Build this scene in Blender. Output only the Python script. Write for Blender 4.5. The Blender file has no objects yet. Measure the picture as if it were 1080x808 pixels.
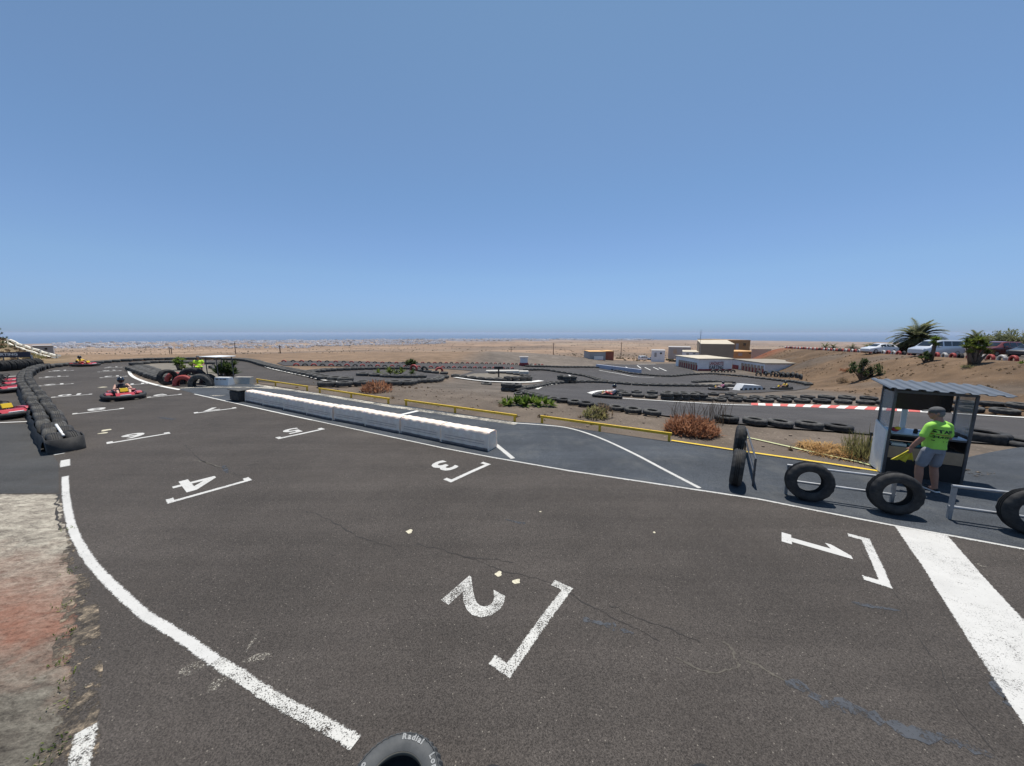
import bpy, bmesh, math, random
import numpy as np
from mathutils import Vector, Matrix, noise as mnoise
from mathutils.geometry import delaunay_2d_cdt
R = math.radians
C = bpy.context.scene.collection
sc = bpy.context.scene
random.seed(7); rng = np.random.default_rng(5)

# ------------------------------------------------------------------ camera, world, sun, exposure
FPX, HY, EYE = 360.0, 351.0, 3.2            # focal length and horizon in photo pixels, eye height in metres
PITCH = math.atan((404 - HY) / FPX)
cam = bpy.data.cameras.new('camera'); camo = bpy.data.objects.new('camera', cam); C.objects.link(camo)
cam.sensor_width = 36.0; cam.lens = 36.0 * FPX / 1080
cam.clip_start = 0.05; cam.clip_end = 200000
camo.location = (0, 0, EYE); camo.rotation_euler = (R(90) - PITCH, 0, 0)
sc.camera = camo
SUN_EL, SUN_AZ = R(74), R(18)               # azimuth measured from +Y towards +X
world = bpy.data.worlds.new('World'); sc.world = world; world.use_nodes = True
wn = world.node_tree; bg = wn.nodes['Background']
sky = wn.nodes.new('ShaderNodeTexSky'); sky.sky_type = 'NISHITA'; sky.sun_disc = False
sky.sun_elevation = SUN_EL; sky.sun_rotation = SUN_AZ
sky.altitude = 800; sky.air_density = 1.0; sky.dust_density = 0.0; sky.ozone_density = 3.0
# a sea haze band dims and blues the lowest part of the sky
wtc = wn.nodes.new('ShaderNodeTexCoord'); wsx = wn.nodes.new('ShaderNodeSeparateXYZ'); wrp = wn.nodes.new('ShaderNodeValToRGB'); wmx = wn.nodes.new('ShaderNodeMix')
wn.links.new(wtc.outputs['Generated'], wsx.inputs[0]); wn.links.new(wsx.outputs[2], wrp.inputs[0]); el = wrp.color_ramp.elements
stops_ = ((0.0, (0.123, 0.176, 0.335)), (0.008, (0.137, 0.198, 0.36)), (0.022, (0.158, 0.223, 0.371)), (0.05, (0.212, 0.26, 0.379)), (0.092, (0.277, 0.312, 0.395)), (0.146, (0.338, 0.367, 0.413)), (0.223, (0.384, 0.405, 0.439)), (0.339, (0.422, 0.449, 0.455)), (0.437, (0.465, 0.479, 0.463)), (0.64, (0.53, 0.539, 0.477)), (1.0, (0.53, 0.539, 0.477)))
el[0].position = 0; el[0].color = (*stops_[0][1], 1); el[1].position = 1; el[1].color = (*stops_[-1][1], 1)
for p_, c_ in stops_[1:-1]: e_ = el.new(p_); e_.color = (*c_, 1)
wmx.data_type = 'RGBA'; wmx.blend_type = 'MULTIPLY'; wmx.inputs[0].default_value = 1
wn.links.new(sky.outputs[0], wmx.inputs[6]); wn.links.new(wrp.outputs[0], wmx.inputs[7]); wm2 = wn.nodes.new('ShaderNodeVectorMath'); wm2.operation = 'SCALE'; wm2.inputs['Scale'].default_value = 2.000; wn.links.new(wmx.outputs[2], wm2.inputs[0]); wn.links.new(wm2.outputs[0], bg.inputs[0]); bg.inputs[1].default_value = 0.105
sl = bpy.data.lights.new('sun', 'SUN'); sl.energy = 4.3; sl.angle = R(0.5); sl.color = (1, .95, .88)
slo = bpy.data.objects.new('sun', sl); C.objects.link(slo)
sd = Vector((math.sin(SUN_AZ) * math.cos(SUN_EL), math.cos(SUN_AZ) * math.cos(SUN_EL), math.sin(SUN_EL)))
slo.rotation_euler = sd.to_track_quat('Z', 'Y').to_euler(); slo.location = (0, 0, 50)
sc.view_settings.view_transform = 'Standard'; sc.view_settings.look = 'None'
sc.view_settings.gamma = 1; sc.view_settings.exposure = 0.33
sc.view_settings.use_curve_mapping = False
sc.cycles.volume_bounces = 1; sc.cycles.max_bounces = 8; sc.cycles.transparent_max_bounces = 16

# ------------------------------------------------------------------ helpers
def tag(o, label=None, cat=None, group=None, kind=None):
    if label: o['label'] = label
    if cat: o['category'] = cat
    if group: o['group'] = group
    if kind: o['kind'] = kind
    return o
def empty(name, loc=(0, 0, 0), rz=0, label=None, cat=None, group=None):
    o = bpy.data.objects.new(name, None); C.objects.link(o); o.empty_display_size = .2
    o.location = loc; o.rotation_euler = (0, 0, rz)
    return tag(o, label, cat, group)
def copy_tree(o, parent=None):
    c = o.copy(); C.objects.link(c); c.parent = parent
    for ch in o.children: copy_tree(ch, c)
    return c
class MB:
    """collects geometry for one mesh object"""
    def __init__(s): s.v = []; s.f = []; s.m = []; s.mi = 0
    def add(s, vs, fs, M=None):
        b = len(s.v)
        for p in vs:
            p = Vector(p)
            s.v.append(tuple(M @ p) if M is not None else tuple(p))
        for f in fs: s.f.append(tuple(i + b for i in f)); s.m.append(s.mi)
        return s
    def box(s, c, d, rz=0, M=None, bev=0):
        x, y, z = d[0] / 2, d[1] / 2, d[2] / 2
        T = Matrix.Translation(c) @ Matrix.Rotation(rz, 4, 'Z')
        if M is not None: T = M @ T
        if bev > 0:
            b = min(bev, x * .9, y * .9, z * .9); vs = []; fs = []
            for sx in (-1, 1):
                for sy in (-1, 1):
                    for sz in (-1, 1):
                        vs += [(sx * x, sy * (y - b), sz * (z - b)), (sx * (x - b), sy * y, sz * (z - b)), (sx * (x - b), sy * (y - b), sz * z)]
            bm = bmesh.new()
            for p in vs: bm.verts.new(p)
            r = bmesh.ops.convex_hull(bm, input=bm.verts)
            bmesh.ops.dissolve_limit(bm, angle_limit=.01, verts=bm.verts, edges=bm.edges)
            bm.verts.index_update()
            s.add([v.co.copy() for v in bm.verts], [[v.index for v in f.verts] for f in bm.faces], T); bm.free(); return s
        vs = [(-x, -y, -z), (x, -y, -z), (x, y, -z), (-x, y, -z), (-x, -y, z), (x, -y, z), (x, y, z), (-x, y, z)]
        return s.add(vs, [(0, 3, 2, 1), (4, 5, 6, 7), (0, 1, 5, 4), (1, 2, 6, 5), (2, 3, 7, 6), (3, 0, 4, 7)], T)
    def tube(s, pts, r, n=10, caps=True, flat=1.0, M=None):
        pts = [Vector(p) for p in pts]; rs = r if isinstance(r, (list, tuple)) else [r] * len(pts)
        vs = []; fs = []; up0 = None
        for i, p in enumerate(pts):
            t = (pts[min(i + 1, len(pts) - 1)] - pts[max(i - 1, 0)]).normalized()
            if up0 is None: up0 = Vector((0, 0, 1)) if abs(t.z) < .9 else Vector((1, 0, 0))
            a = t.cross(up0).normalized(); b = a.cross(t).normalized(); up0 = b
            for k in range(n):
                an = 2 * math.pi * k / n
                vs.append(p + a * math.cos(an) * rs[i] + b * math.sin(an) * rs[i] * flat)
        for i in range(len(pts) - 1):
            for k in range(n): fs.append((i * n + k, i * n + (k + 1) % n, (i + 1) * n + (k + 1) % n, (i + 1) * n + k))
        if caps: fs.append(tuple(range(n - 1, -1, -1))); fs.append(tuple((len(pts) - 1) * n + k for k in range(n)))
        return s.add(vs, fs, M)
    def lathe(s, prof, n=32, closed=True, M=None, rfun=None):
        vs = []; fs = []; m = len(prof)
        for k in range(n):
            a = 2 * math.pi * k / n
            for j, (r, z) in enumerate(prof):
                rr = r + (rfun(j, k) if rfun else 0)
                vs.append((rr * math.cos(a), rr * math.sin(a), z))
        for k in range(n):
            k2 = (k + 1) % n
            for j in range(m if closed else m - 1):
                j2 = (j + 1) % m
                fs.append((k * m + j, k2 * m + j, k2 * m + j2, k * m + j2))
        return s.add(vs, fs, M)
    def ball(s, c, r, n=12, M=None, e=(1, 1, 1)):
        vs = []; fs = []; h = n // 2
        for i in range(h + 1):
            ph = math.pi * i / h
            for k in range(n):
                a = 2 * math.pi * k / n
                vs.append((c[0] + r * e[0] * math.sin(ph) * math.cos(a), c[1] + r * e[1] * math.sin(ph) * math.sin(a), c[2] + r * e[2] * math.cos(ph)))
        for i in range(h):
            for k in range(n): fs.append((i * n + k, (i + 1) * n + k, (i + 1) * n + (k + 1) % n, i * n + (k + 1) % n))
        return s.add(vs, fs, M)
    def prism(s, poly, y0, y1, M=None, inset=0):
        """side outline in x,z pulled from y0 to y1"""
        n = len(poly); vs = [(x, y0, z) for x, z in poly] + [(x, y1, z) for x, z in poly]
        fs = [tuple(range(n)), tuple(range(2 * n - 1, n - 1, -1))] + [(i, i + n, (i + 1) % n + n, (i + 1) % n) for i in range(n)]
        return s.add(vs, fs, M)
    def slab(s, poly, z0, z1, M=None):
        n = len(poly); vs = [(x, y, z0) for x, y in poly] + [(x, y, z1) for x, y in poly]
        fs = [tuple(range(n - 1, -1, -1)), tuple(range(n, 2 * n))] + [(i, (i + 1) % n, (i + 1) % n + n, i + n) for i in range(n)]
        return s.add(vs, fs, M)
    def build(s, name, mats, parent=None, smooth=False, loc=None, rz=0, fix=True):
        me = bpy.data.meshes.new(name); me.from_pydata(s.v, [], s.f)
        mats = mats if isinstance(mats, (list, tuple)) else [mats]
        for m in mats: me.materials.append(m)
        if len(mats) > 1: me.polygons.foreach_set('material_index', s.m)
        if fix and len(s.f) < 60000:
            bm = bmesh.new(); bm.from_mesh(me); bmesh.ops.recalc_face_normals(bm, faces=bm.faces); bm.to_mesh(me); bm.free()
        if smooth is True: me.polygons.foreach_set('use_smooth', [True] * len(me.polygons))
        elif smooth: me.shade_smooth() if False else set_auto(me, smooth)
        me.update()
        o = bpy.data.objects.new(name, me); C.objects.link(o)
        if parent is not None: o.parent = parent
        if loc is not None: o.location = loc
        if rz: o.rotation_euler = (0, 0, rz)
        return o
def set_auto(me, ang):
    """smooth shading with sharp edges above the angle"""
    bm = bmesh.new(); bm.from_mesh(me)
    for f in bm.faces: f.smooth = True
    for e in bm.edges:
        e.smooth = not (len(e.link_faces) != 2 or e.calc_face_angle(0) > R(ang))
    bm.to_mesh(me); bm.free()
def blob(name, mat, tubes=(), balls=(), voxel=.02, parent=None, boxes=(), smooth_it=3):
    """limbs and masses merged into one continuous skin"""
    b = MB()
    for pts, rs, *fl in tubes: 
        b.tube(pts, rs, 12, flat=fl[0] if fl else 1)
        for p, r in zip(pts, rs if isinstance(rs, (list, tuple)) else [rs] * len(pts)):
            if not fl: b.ball(p, r * .98, 10)
    for c, r, e in balls: b.ball(c, r, 14, e=e)
    for c, d in boxes: b.box(c, d, bev=min(d) * .3)
    o = b.build(name, mat, None, True)
    md = o.modifiers.new('r', 'REMESH'); md.mode = 'VOXEL'; md.voxel_size = voxel; md.use_smooth_shade = True
    if smooth_it:
        ms = o.modifiers.new('s', 'SMOOTH'); ms.factor = .5; ms.iterations = smooth_it
    dg = bpy.context.evaluated_depsgraph_get(); dg.update()
    me = bpy.data.meshes.new_from_object(o.evaluated_get(dg)); old = o.data
    o.modifiers.clear(); o.data = me; me.name = name
    me.materials.clear(); me.materials.append(mat)
    me.polygons.foreach_set('use_smooth', [True] * len(me.polygons))
    bpy.data.meshes.remove(old)
    if parent is not None: o.parent = parent
    return o
def text_mesh(s, size, bold=0.0, shear=0, outline=0, extrude=0):
    """2D mesh of a word, centred; returns verts (x,y) and faces"""
    cu = bpy.data.curves.new('lettering', 'FONT'); cu.body = s; cu.size = size; cu.offset = bold; cu.shear = shear
    cu.align_x = 'CENTER'; cu.align_y = 'CENTER'; cu.resolution_u = 3
    if outline: cu.fill_mode = 'NONE'; cu.bevel_depth = outline; cu.bevel_resolution = 0
    if extrude: cu.extrude = extrude
    o = bpy.data.objects.new('lettering', cu); C.objects.link(o)
    dg = bpy.context.evaluated_depsgraph_get(); dg.update()
    me = bpy.data.meshes.new_from_object(o.evaluated_get(dg))
    vs = [tuple(v.co) for v in me.vertices]; fs = [tuple(p.vertices) for p in me.polygons]
    bpy.data.objects.remove(o); bpy.data.curves.remove(cu); bpy.data.meshes.remove(me)
    return vs, fs

# ------------------------------------------------------------------ materials
def mat(name, col, rough=.6, metal=0, var=0, scale=5, bump=0, bscale=40, spec=.5, col2=None, coords='Object', alpha=1, trans=0, clear=0):
    m = bpy.data.materials.new(name); m.use_nodes = True; nt = m.node_tree; N = nt.nodes; L = nt.links
    b = N['Principled BSDF']; b.inputs['Roughness'].default_value = rough; b.inputs['Metallic'].default_value = metal
    b.inputs['Specular IOR Level'].default_value = spec; b.inputs['Base Color'].default_value = (*col, 1)
    if alpha < 1: b.inputs['Alpha'].default_value = alpha
    if trans: b.inputs['Transmission Weight'].default_value = trans
    if clear: b.inputs['Coat Weight'].default_value = clear; b.inputs['Coat Roughness'].default_value = .08
    if var or bump or col2:
        tc = N.new('ShaderNodeTexCoord')
    if var or col2:
        n1 = N.new('ShaderNodeTexNoise'); n1.inputs['Scale'].default_value = scale; n1.inputs['Detail'].default_value = 6
        n1.inputs['Roughness'].default_value = .65
        L.new(tc.outputs[coords], n1.inputs['Vector'])
        c2 = col2 or tuple(c * (1 - var) for c in col); c1 = col if col2 else tuple(min(1, c * (1 + var)) for c in col)
        mx = N.new('ShaderNodeValToRGB'); mx.color_ramp.elements[0].position = .32; mx.color_ramp.elements[1].position = .68
        mx.color_ramp.elements[0].color = (*c2, 1); mx.color_ramp.elements[1].color = (*c1, 1)
        L.new(n1.outputs['Fac'], mx.inputs[0]); L.new(mx.outputs[0], b.inputs['Base Color'])
    if bump:
        n2 = N.new('ShaderNodeTexNoise'); n2.inputs['Scale'].default_value = bscale; n2.inputs['Detail'].default_value = 5
        L.new(tc.outputs[coords], n2.inputs['Vector'])
        bp = N.new('ShaderNodeBump'); bp.inputs['Strength'].default_value = bump; bp.inputs['Distance'].default_value = .02
        L.new(n2.outputs['Fac'], bp.inputs['Height']); L.new(bp.outputs[0], b.inputs['Normal'])
    return m
class G:
    """small node graph builder"""
    def __init__(s, name):
        s.m = bpy.data.materials.new(name); s.m.use_nodes = True; s.N = s.m.node_tree.nodes; s.L = s.m.node_tree.links
        s.b = s.N['Principled BSDF']; s.tc = s.N.new('ShaderNodeTexCoord').outputs['Object']
    def noise(s, scale, detail=5, rough=.6, vec=None, out='Fac', dist=0):
        n = s.N.new('ShaderNodeTexNoise'); n.inputs['Scale'].default_value = scale; n.inputs['Detail'].default_value = detail
        n.inputs['Roughness'].default_value = rough; n.inputs['Distortion'].default_value = dist; s.L.new(vec or s.tc, n.inputs['Vector']); return n.outputs[out]
    def vor(s, scale, out='Distance', vec=None, rand=1):
        n = s.N.new('ShaderNodeTexVoronoi'); n.inputs['Scale'].default_value = scale; n.inputs['Randomness'].default_value = rand
        s.L.new(vec or s.tc, n.inputs['Vector']); return n.outputs[out]
    def mapv(s, scale=(1, 1, 1), rot=(0, 0, 0), loc=(0, 0, 0)):
        n = s.N.new('ShaderNodeMapping'); n.inputs['Scale'].default_value = scale; n.inputs['Rotation'].default_value = rot; n.inputs['Location'].default_value = loc
        s.L.new(s.tc, n.inputs['Vector']); return n.outputs[0]
    def ramp(s, v, stops):
        n = s.N.new('ShaderNodeValToRGB'); e = n.color_ramp.elements
        while len(e) < len(stops): e.new(.5)
        for el, (p, c) in zip(e, stops): el.position = p; el.color = (*c, 1) if isinstance(c, tuple) else (c, c, c, 1)
        s.L.new(v, n.inputs[0]); return n.outputs[0]
    def mix(s, a, b, f, mode='MIX'):
        n = s.N.new('ShaderNodeMix'); n.data_type = 'RGBA'; n.blend_type = mode
        for sock, val in ((n.inputs[0], f), (n.inputs[6], a), (n.inputs[7], b)):
            if isinstance(val, (int, float)): sock.default_value = val if sock == n.inputs[0] else (val, val, val, 1)
            elif isinstance(val, tuple): sock.default_value = (*val, 1)
            else: s.L.new(val, sock)
        return n.outputs[2]
    def math(s, op, a, b=0, clamp=False):
        n = s.N.new('ShaderNodeMath'); n.operation = op; n.use_clamp = clamp
        for i, val in enumerate((a, b)):
            if isinstance(val, (int, float)): n.inputs[i].default_value = val
            else: s.L.new(val, n.inputs[i])
        return n.outputs[0]
    def attr(s, name):
        n = s.N.new('ShaderNodeAttribute'); n.attribute_name = name; return n.outputs['Color']
    def sep(s, v):
        n = s.N.new('ShaderNodeSeparateXYZ'); s.L.new(v, n.inputs[0]); return n.outputs
    def bump(s, h, strength=.3, dist=.01):
        n = s.N.new('ShaderNodeBump'); n.inputs['Strength'].default_value = strength; n.inputs['Distance'].default_value = dist
        s.L.new(h, n.inputs['Height']); s.L.new(n.outputs[0], s.b.inputs['Normal'])
    def done(s, col, rough=.9, spec=.3):
        if isinstance(col, tuple): s.b.inputs['Base Color'].default_value = (*col, 1)
        else: s.L.new(col, s.b.inputs['Base Color'])
        if isinstance(rough, (int, float)): s.b.inputs['Roughness'].default_value = rough
        else: s.L.new(rough, s.b.inputs['Roughness'])
        s.b.inputs['Specular IOR Level'].default_value = spec
        return s.m
def asphalt(name, dark, light, speck=(.24, .215, .18), amount=.07, big=.25, tint=(.06, .05, .042), scale=1.0):
    g = G(name)
    fine = g.noise(82 * scale, 5, .9); mid = g.noise(9, 4, .7)
    c = g.ramp(fine, [(.38, tuple(c * .45 for c in dark)), (.50, tuple((a + b_) / 2 for a, b_ in zip(dark, light))), (.64, tuple(c * 1.45 for c in light))])
    blot = g.ramp(g.noise(.35, 7, .7), [(.35, .74), (.68, 1.15)]); c = g.mix(c, blot, .9, 'MULTIPLY'); oil = g.ramp(g.noise(1.1, 6, .75, g.mapv((.45, 1, 1), (0, 0, R(27)), (7, 3, 0))), [(.62, 0.), (.74, 1.)]); c = g.mix(c, tuple(q * .8 for q in dark), g.math('MULTIPLY', oil, .45))
    streak = g.ramp(g.noise(.9, 6, .68, g.mapv((.07, 1.5, 1), (0, 0, R(27)))), [(.35, .74), (.65, 1.10)]); c = g.mix(c, streak, .75, 'MULTIPLY')
    c = g.mix(c, tint, g.math('MULTIPLY', g.ramp(g.noise(.9, 5, .7), [(.5, 0.), (.75, 1.)]), .35))
    st = g.vor(38 * scale, 'Color'); stv = g.sep(st)[0]; d = g.vor(38 * scale)
    m = g.math('MULTIPLY', g.math('GREATER_THAN', stv, 1 - amount), g.math('LESS_THAN', d, .22))
    c = g.mix(c, speck, g.math('MULTIPLY', m, .75))
    g.bump(g.math('ADD', fine, g.math('MULTIPLY', mid, .6)), .55, .012)
    return g.done(c, .88, .25)
M = {}
M['asphalt'] = asphalt('asphalt', (.037, .032, .0285), (.092, .080, .070))
M['pit_asphalt'] = asphalt('pit_asphalt', (.034, .040, .048), (.078, .087, .099), (.16, .155, .13), .05, tint=(.15, .15, .14))
M['low_asphalt'] = asphalt('lower_asphalt', (.045, .041, .040), (.085, .079, .076), amount=.03)
M['lot_asphalt'] = asphalt('lot_asphalt', (.10, .08, .065), (.17, .14, .11), amount=.03)
def paint(name, col, under, wear=.5, scale=14):
    g = G(name)
    n = g.noise(scale, 8, .75); n2 = g.noise(1.2, 4, .6); f = g.noise(160, 3, .7)
    f = g.noise(75, 3, .75); w = g.math('ADD', g.math('MULTIPLY', n, .25), g.math('ADD', g.math('MULTIPLY', n2, .25), g.math('MULTIPLY', f, .50)))
    k = g.ramp(w, [(wear - .02, 0.), (wear + .025, 1.)])
    tone = g.ramp(g.noise(3, 5, .7), [(.3, tuple(c * .86 for c in col)), (.7, col)])
    ed = g.sep(g.attr('edge'))[0]; n5 = g.noise(55, 5, .8)
    k2 = g.ramp(g.math('ADD', ed, g.math('MULTIPLY', g.math('SUBTRACT', n5, .5), 2.6)), [(.36, 0.), (.56, 1.)])
    g.L.new(g.math('MULTIPLY', k, k2), g.b.inputs['Alpha']); c = tone
    g.bump(f, .4, .006)
    return g.done(c, .75, .3)
UND = (.055, .047, .041)
M['paint'] = paint('white_road_paint', (.53, .52, .49), UND, .415)
M['paint_old'] = paint('worn_white_road_paint', (.55, .54, .50), UND, .47)
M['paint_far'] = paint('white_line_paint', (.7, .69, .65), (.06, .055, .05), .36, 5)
M['paint_ghost'] = paint('ghost_road_paint', (.40, .37, .31), UND, .53, 18)
M['paint_yellow'] = paint('yellow_road_paint', (.75, .52, .04), (.05, .05, .05), .37)
M['paint_lime'] = paint('pale_lime_paint', (.55, .58, .30), (.12, .10, .07), .38)
M['paint_cream'] = paint('cream_kerb_paint', (.52, .48, .40), (.06, .06, .06), .49, 6)
M['kerb_red'] = paint('red_kerb_paint', (.60, .13, .11), (.2, .1, .08), .33, 9)
M['kerb_white'] = paint('white_kerb_paint', (.75, .73, .68), (.3, .28, .25), .33, 9)
g = G('bitumen_sealant'); n = g.noise(26, 6, .75); g.L.new(g.ramp(g.math('ADD', g.math('MULTIPLY', n, .6), g.math('MULTIPLY', g.noise(3, 4, .6), .4)), [(.44, 0.), (.52, .95)]), g.b.inputs['Alpha'])
M['seal'] = g.done(g.ramp(g.noise(8, 5, .7), [(.3, (.040, .045, .053)), (.7, (.066, .072, .082))]), .65, .3)
M['crack'] = mat('crack_filler', (.085, .075, .06), .9, var=.3, scale=6)
M['crack_dark'] = mat('open_crack', (.030, .027, .025), .95)
M['spot'] = mat('paint_spot', (.50, .46, .34), .9, var=.25, scale=30)
# ground: colour attribute times gravel noise
g = G('ground_soil'); base = g.attr('soil')
c = g.mix(base, g.ramp(g.noise(.55, 7, .65), [(.3, .68), (.7, 1.22)]), 1, 'MULTIPLY')
c = g.mix(c, g.ramp(g.noise(22, 4, .8), [(.3, .62), (.7, 1.3)]), 1, 'MULTIPLY')
c = g.mix(c, g.ramp(g.noise(.02, 8, .7), [(.3, .62), (.68, 1.25)]), 1, 'MULTIPLY')
c = g.mix(c, g.ramp(g.noise(.0022, 8, .72, g.mapv((1, 2.2, 1))), [(.3, .58), (.68, 1.28)]), 1, 'MULTIPLY')
stv = g.sep(g.vor(9, 'Color'))[0]
c = g.mix(c, (.30, .25, .19), g.math('MULTIPLY', g.math('MULTIPLY', g.math('GREATER_THAN', stv, .93), g.math('LESS_THAN', g.vor(9), .3)), .6))
g.bump(g.math('ADD', g.noise(30, 4, .8), g.noise(4, 5, .7)), .8, .03)
M['soil'] = g.done(c, .95, .15)
M['concrete'] = mat('concrete', (.42, .39, .34), .9, var=.15, scale=3, bump=.3)
M['sea'] = mat('sea_water', (.02, .065, .13), .35, spec=.3, bump=.2, bscale=.02)
def rubber(name, a, b, rough=.75):
    g = G(name)
    c = g.ramp(g.noise(6, 6, .7), [(.35, a), (.68, b)]); g.bump(g.noise(60, 4, .7), .25, .008)
    return g.done(c, rough, .35)
M['tyre'] = rubber('tyre_rubber', (.013, .013, .014), (.052, .050, .047))
M['tyre_dusty'] = rubber('dusty_tyre_rubber', (.035, .035, .034), (.115, .110, .10), .85)
M['tyre_red'] = rubber('red_painted_tyre', (.28, .045, .04), (.46, .085, .07), .6)
M['tyre_white'] = rubber('white_painted_tyre', (.34, .32, .29), (.68, .66, .62), .6)
M['belt'] = rubber('rubber_belt', (.016, .016, .017), (.045, .044, .042), .7)
M['black'] = mat('black_paint', (.012, .012, .013), .6, var=.3, scale=6)
M['white'] = mat('white_paint', (.72, .72, .70), .5, var=.08, scale=4)
M['plastic_cream'] = mat('sun_bleached_plastic', (.84, .74, .63), .6, var=.1, scale=5, col2=(.68, .56, .46), bump=.15, bscale=14)
for m_ in (M['plastic_cream'],):
    m_.node_tree.nodes['Principled BSDF'].inputs['Subsurface Weight'].default_value = .6; m_.node_tree.nodes['Principled BSDF'].inputs['Subsurface Radius'].default_value = (.10, .075, .05); m_.node_tree.nodes['Principled BSDF'].inputs['Subsurface Scale'].default_value = .6
M['plastic_top'] = mat('bleached_plastic_top', (.62, .58, .5), .6, var=.08, scale=4)
M['plastic_dark'] = mat('grimy_plastic_foot', (.18, .15, .14), .8, var=.35, scale=5)
M['yellow_steel'] = mat('yellow_enamel', (.62, .40, .02), .45, var=.18, scale=7)
M['steel'] = mat('galvanised_steel', (.36, .37, .38), .5, .6, var=.15, scale=9)
M['dark_steel'] = mat('dark_steel', (.10, .10, .105), .5, .5, var=.2, scale=8)
M['red'] = mat('red_plastic', (.40, .025, .035), .35, var=.12, scale=5, clear=.3)
M['yellow'] = mat('yellow_plastic', (.75, .52, .02), .4)
M['blue'] = mat('blue_plastic', (.03, .05, .28), .4)
M['skin'] = mat('skin', (.36, .18, .12), .55, var=.08, scale=9)
M['skin_pale'] = mat('pale_skin', (.52, .30, .22), .55)
M['glass'] = mat('dark_window_glass', (.012, .015, .018), .06, spec=.8)
M['wood'] = mat('plywood', (.36, .25, .16), .7, var=.15, scale=4)

# ------------------------------------------------------------------ terrain
def sst(x, a, b):
    u = np.clip((x - a) / (b - a), 0, 1); return u * u * (3 - 2 * u)
_gs = np.arange(-60, 460, .25)
_gv = np.interp(_gs, [-60, 2.0, 4, 14, 22, 52, 72, 460], [0, 0, -.1, -1.5, -2.5, -4.4, -4.7, -4.9])
_k = np.exp(-np.linspace(-2, 2, 25) ** 2); _k /= _k.sum()
_gv = np.convolve(np.pad(_gv, 12, 'edge'), _k, 'valid')
_fd = np.array([0, 98, 165, 300, 600, 1000, 3000, 6000, 8500, 9500, 15000, 200000.])
_fz = np.array([-4.6, -5.0, -9.0, -18, -29, -39, -81, -125, -150, -175, -260, -260.])
_ld = np.linspace(math.log(40), math.log(200000), 1500)
_lv = np.interp(np.exp(_ld), _fd, _fz)
_k2 = np.exp(-np.linspace(-2, 2, 61) ** 2); _k2 /= _k2.sum(); _lv = np.convolve(np.pad(_lv, 30, 'edge'), _k2, 'valid')
def hill_terms(x, y):
    u = x - (50 + .48 * (y - 40))
    hf = sst(u, -15, 0) * (1 - sst(y, 98, 116)) * (1 - sst(np.hypot(x, y), 125, 190))
    return u, hf
def H(x, y):
    x = np.asarray(x, float); y = np.asarray(y, float)
    s = (x - 8.3) * .475 + (y - 7.9) * .88; t = (x - 8.3) * .88 - (y - 7.9) * .475
    wl = .3 + .7 * sst(t, -50, -14)
    wr = 1 - .42 * sst(t, -2, 12) * (1 - sst(s, 22, 48))
    z = np.interp(s, _gs, _gv) * wl * wr
    D = np.hypot(x, y); zf = np.interp(np.log(np.maximum(D, 40)), _ld, _lv)
    back = sst(y, -40, 0)
    f = sst(D, 80, 130) * sst(y, -60, 20)
    z = z * (1 - f) + zf * f
    und = np.sin(x * .011 + 1.3) * np.sin(y * .009 + x * .004) * 1.5 + np.sin(x * .0021 + 4) * np.sin(y * .0016 + 1) * 7
    z = z + und * sst(D, 200, 900) * (1 - sst(D, 5000, 8500))
    u, hf = hill_terms(x, y)
    zt = .42 - (y - 40) * .027
    lump = .35 * np.sin(x * .45 + y * .2) * np.sin(y * .38 - x * .1) * sst(u, -15, -9) * (1 - sst(u, -6, -2)) * (1 - sst(y, 98, 116)) * (D < 125)
    z = z * (1 - hf) + zt * hf + lump
    q = -((x + 43.4) * .614 + (y - 31) * .79)
    m = np.clip(q, 0, 7); m = np.where(m < 1, m * m / 2, m - .5) * .78
    z = z + m * sst(y, 31, 41) * (1 - sst(y, 56, 72))
    return z
def Hs(x, y): return float(H(x, y))
_T = np.concatenate([np.linspace(.5, 160, 6000), np.exp(np.linspace(math.log(160), math.log(30000), 3000))[1:]])
def at(px, py, dz=0.0):
    """the ground point seen at a pixel of the photograph (dz above the ground)"""
    u = (px - 540) / FPX; v = (404 - py) / FPX
    d = (u, math.cos(PITCH) + v * math.sin(PITCH), -math.sin(PITCH) + v * math.cos(PITCH))
    x = d[0] * _T; y = d[1] * _T; z = EYE + d[2] * _T
    dif = z - (H(x, y) + dz); k = np.argmax(dif < 0)
    if dif[k] >= 0: k = len(_T) - 1
    if k == 0: k = 1
    a = dif[k - 1] / (dif[k - 1] - dif[k]) if dif[k - 1] != dif[k] else 1
    tt = _T[k - 1] + (_T[k] - _T[k - 1]) * a
    return Vector((d[0] * tt, d[1] * tt, EYE + d[2] * tt))
def atd(px, py, dist):
    """the point at a given forward distance y along a pixel's sight line"""
    u = (px - 540) / FPX; v = (404 - py) / FPX
    d = (u, math.cos(PITCH) + v * math.sin(PITCH), -math.sin(PITCH) + v * math.cos(PITCH)); t = dist / d[1]
    return Vector((d[0] * t, dist, EYE + d[2] * t))
def P(pts, dz=0): return [at(p[0], p[1], dz) if p[0] != 'w' else Vector((p[1], p[2], Hs(p[1], p[2]))) for p in pts]

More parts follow.
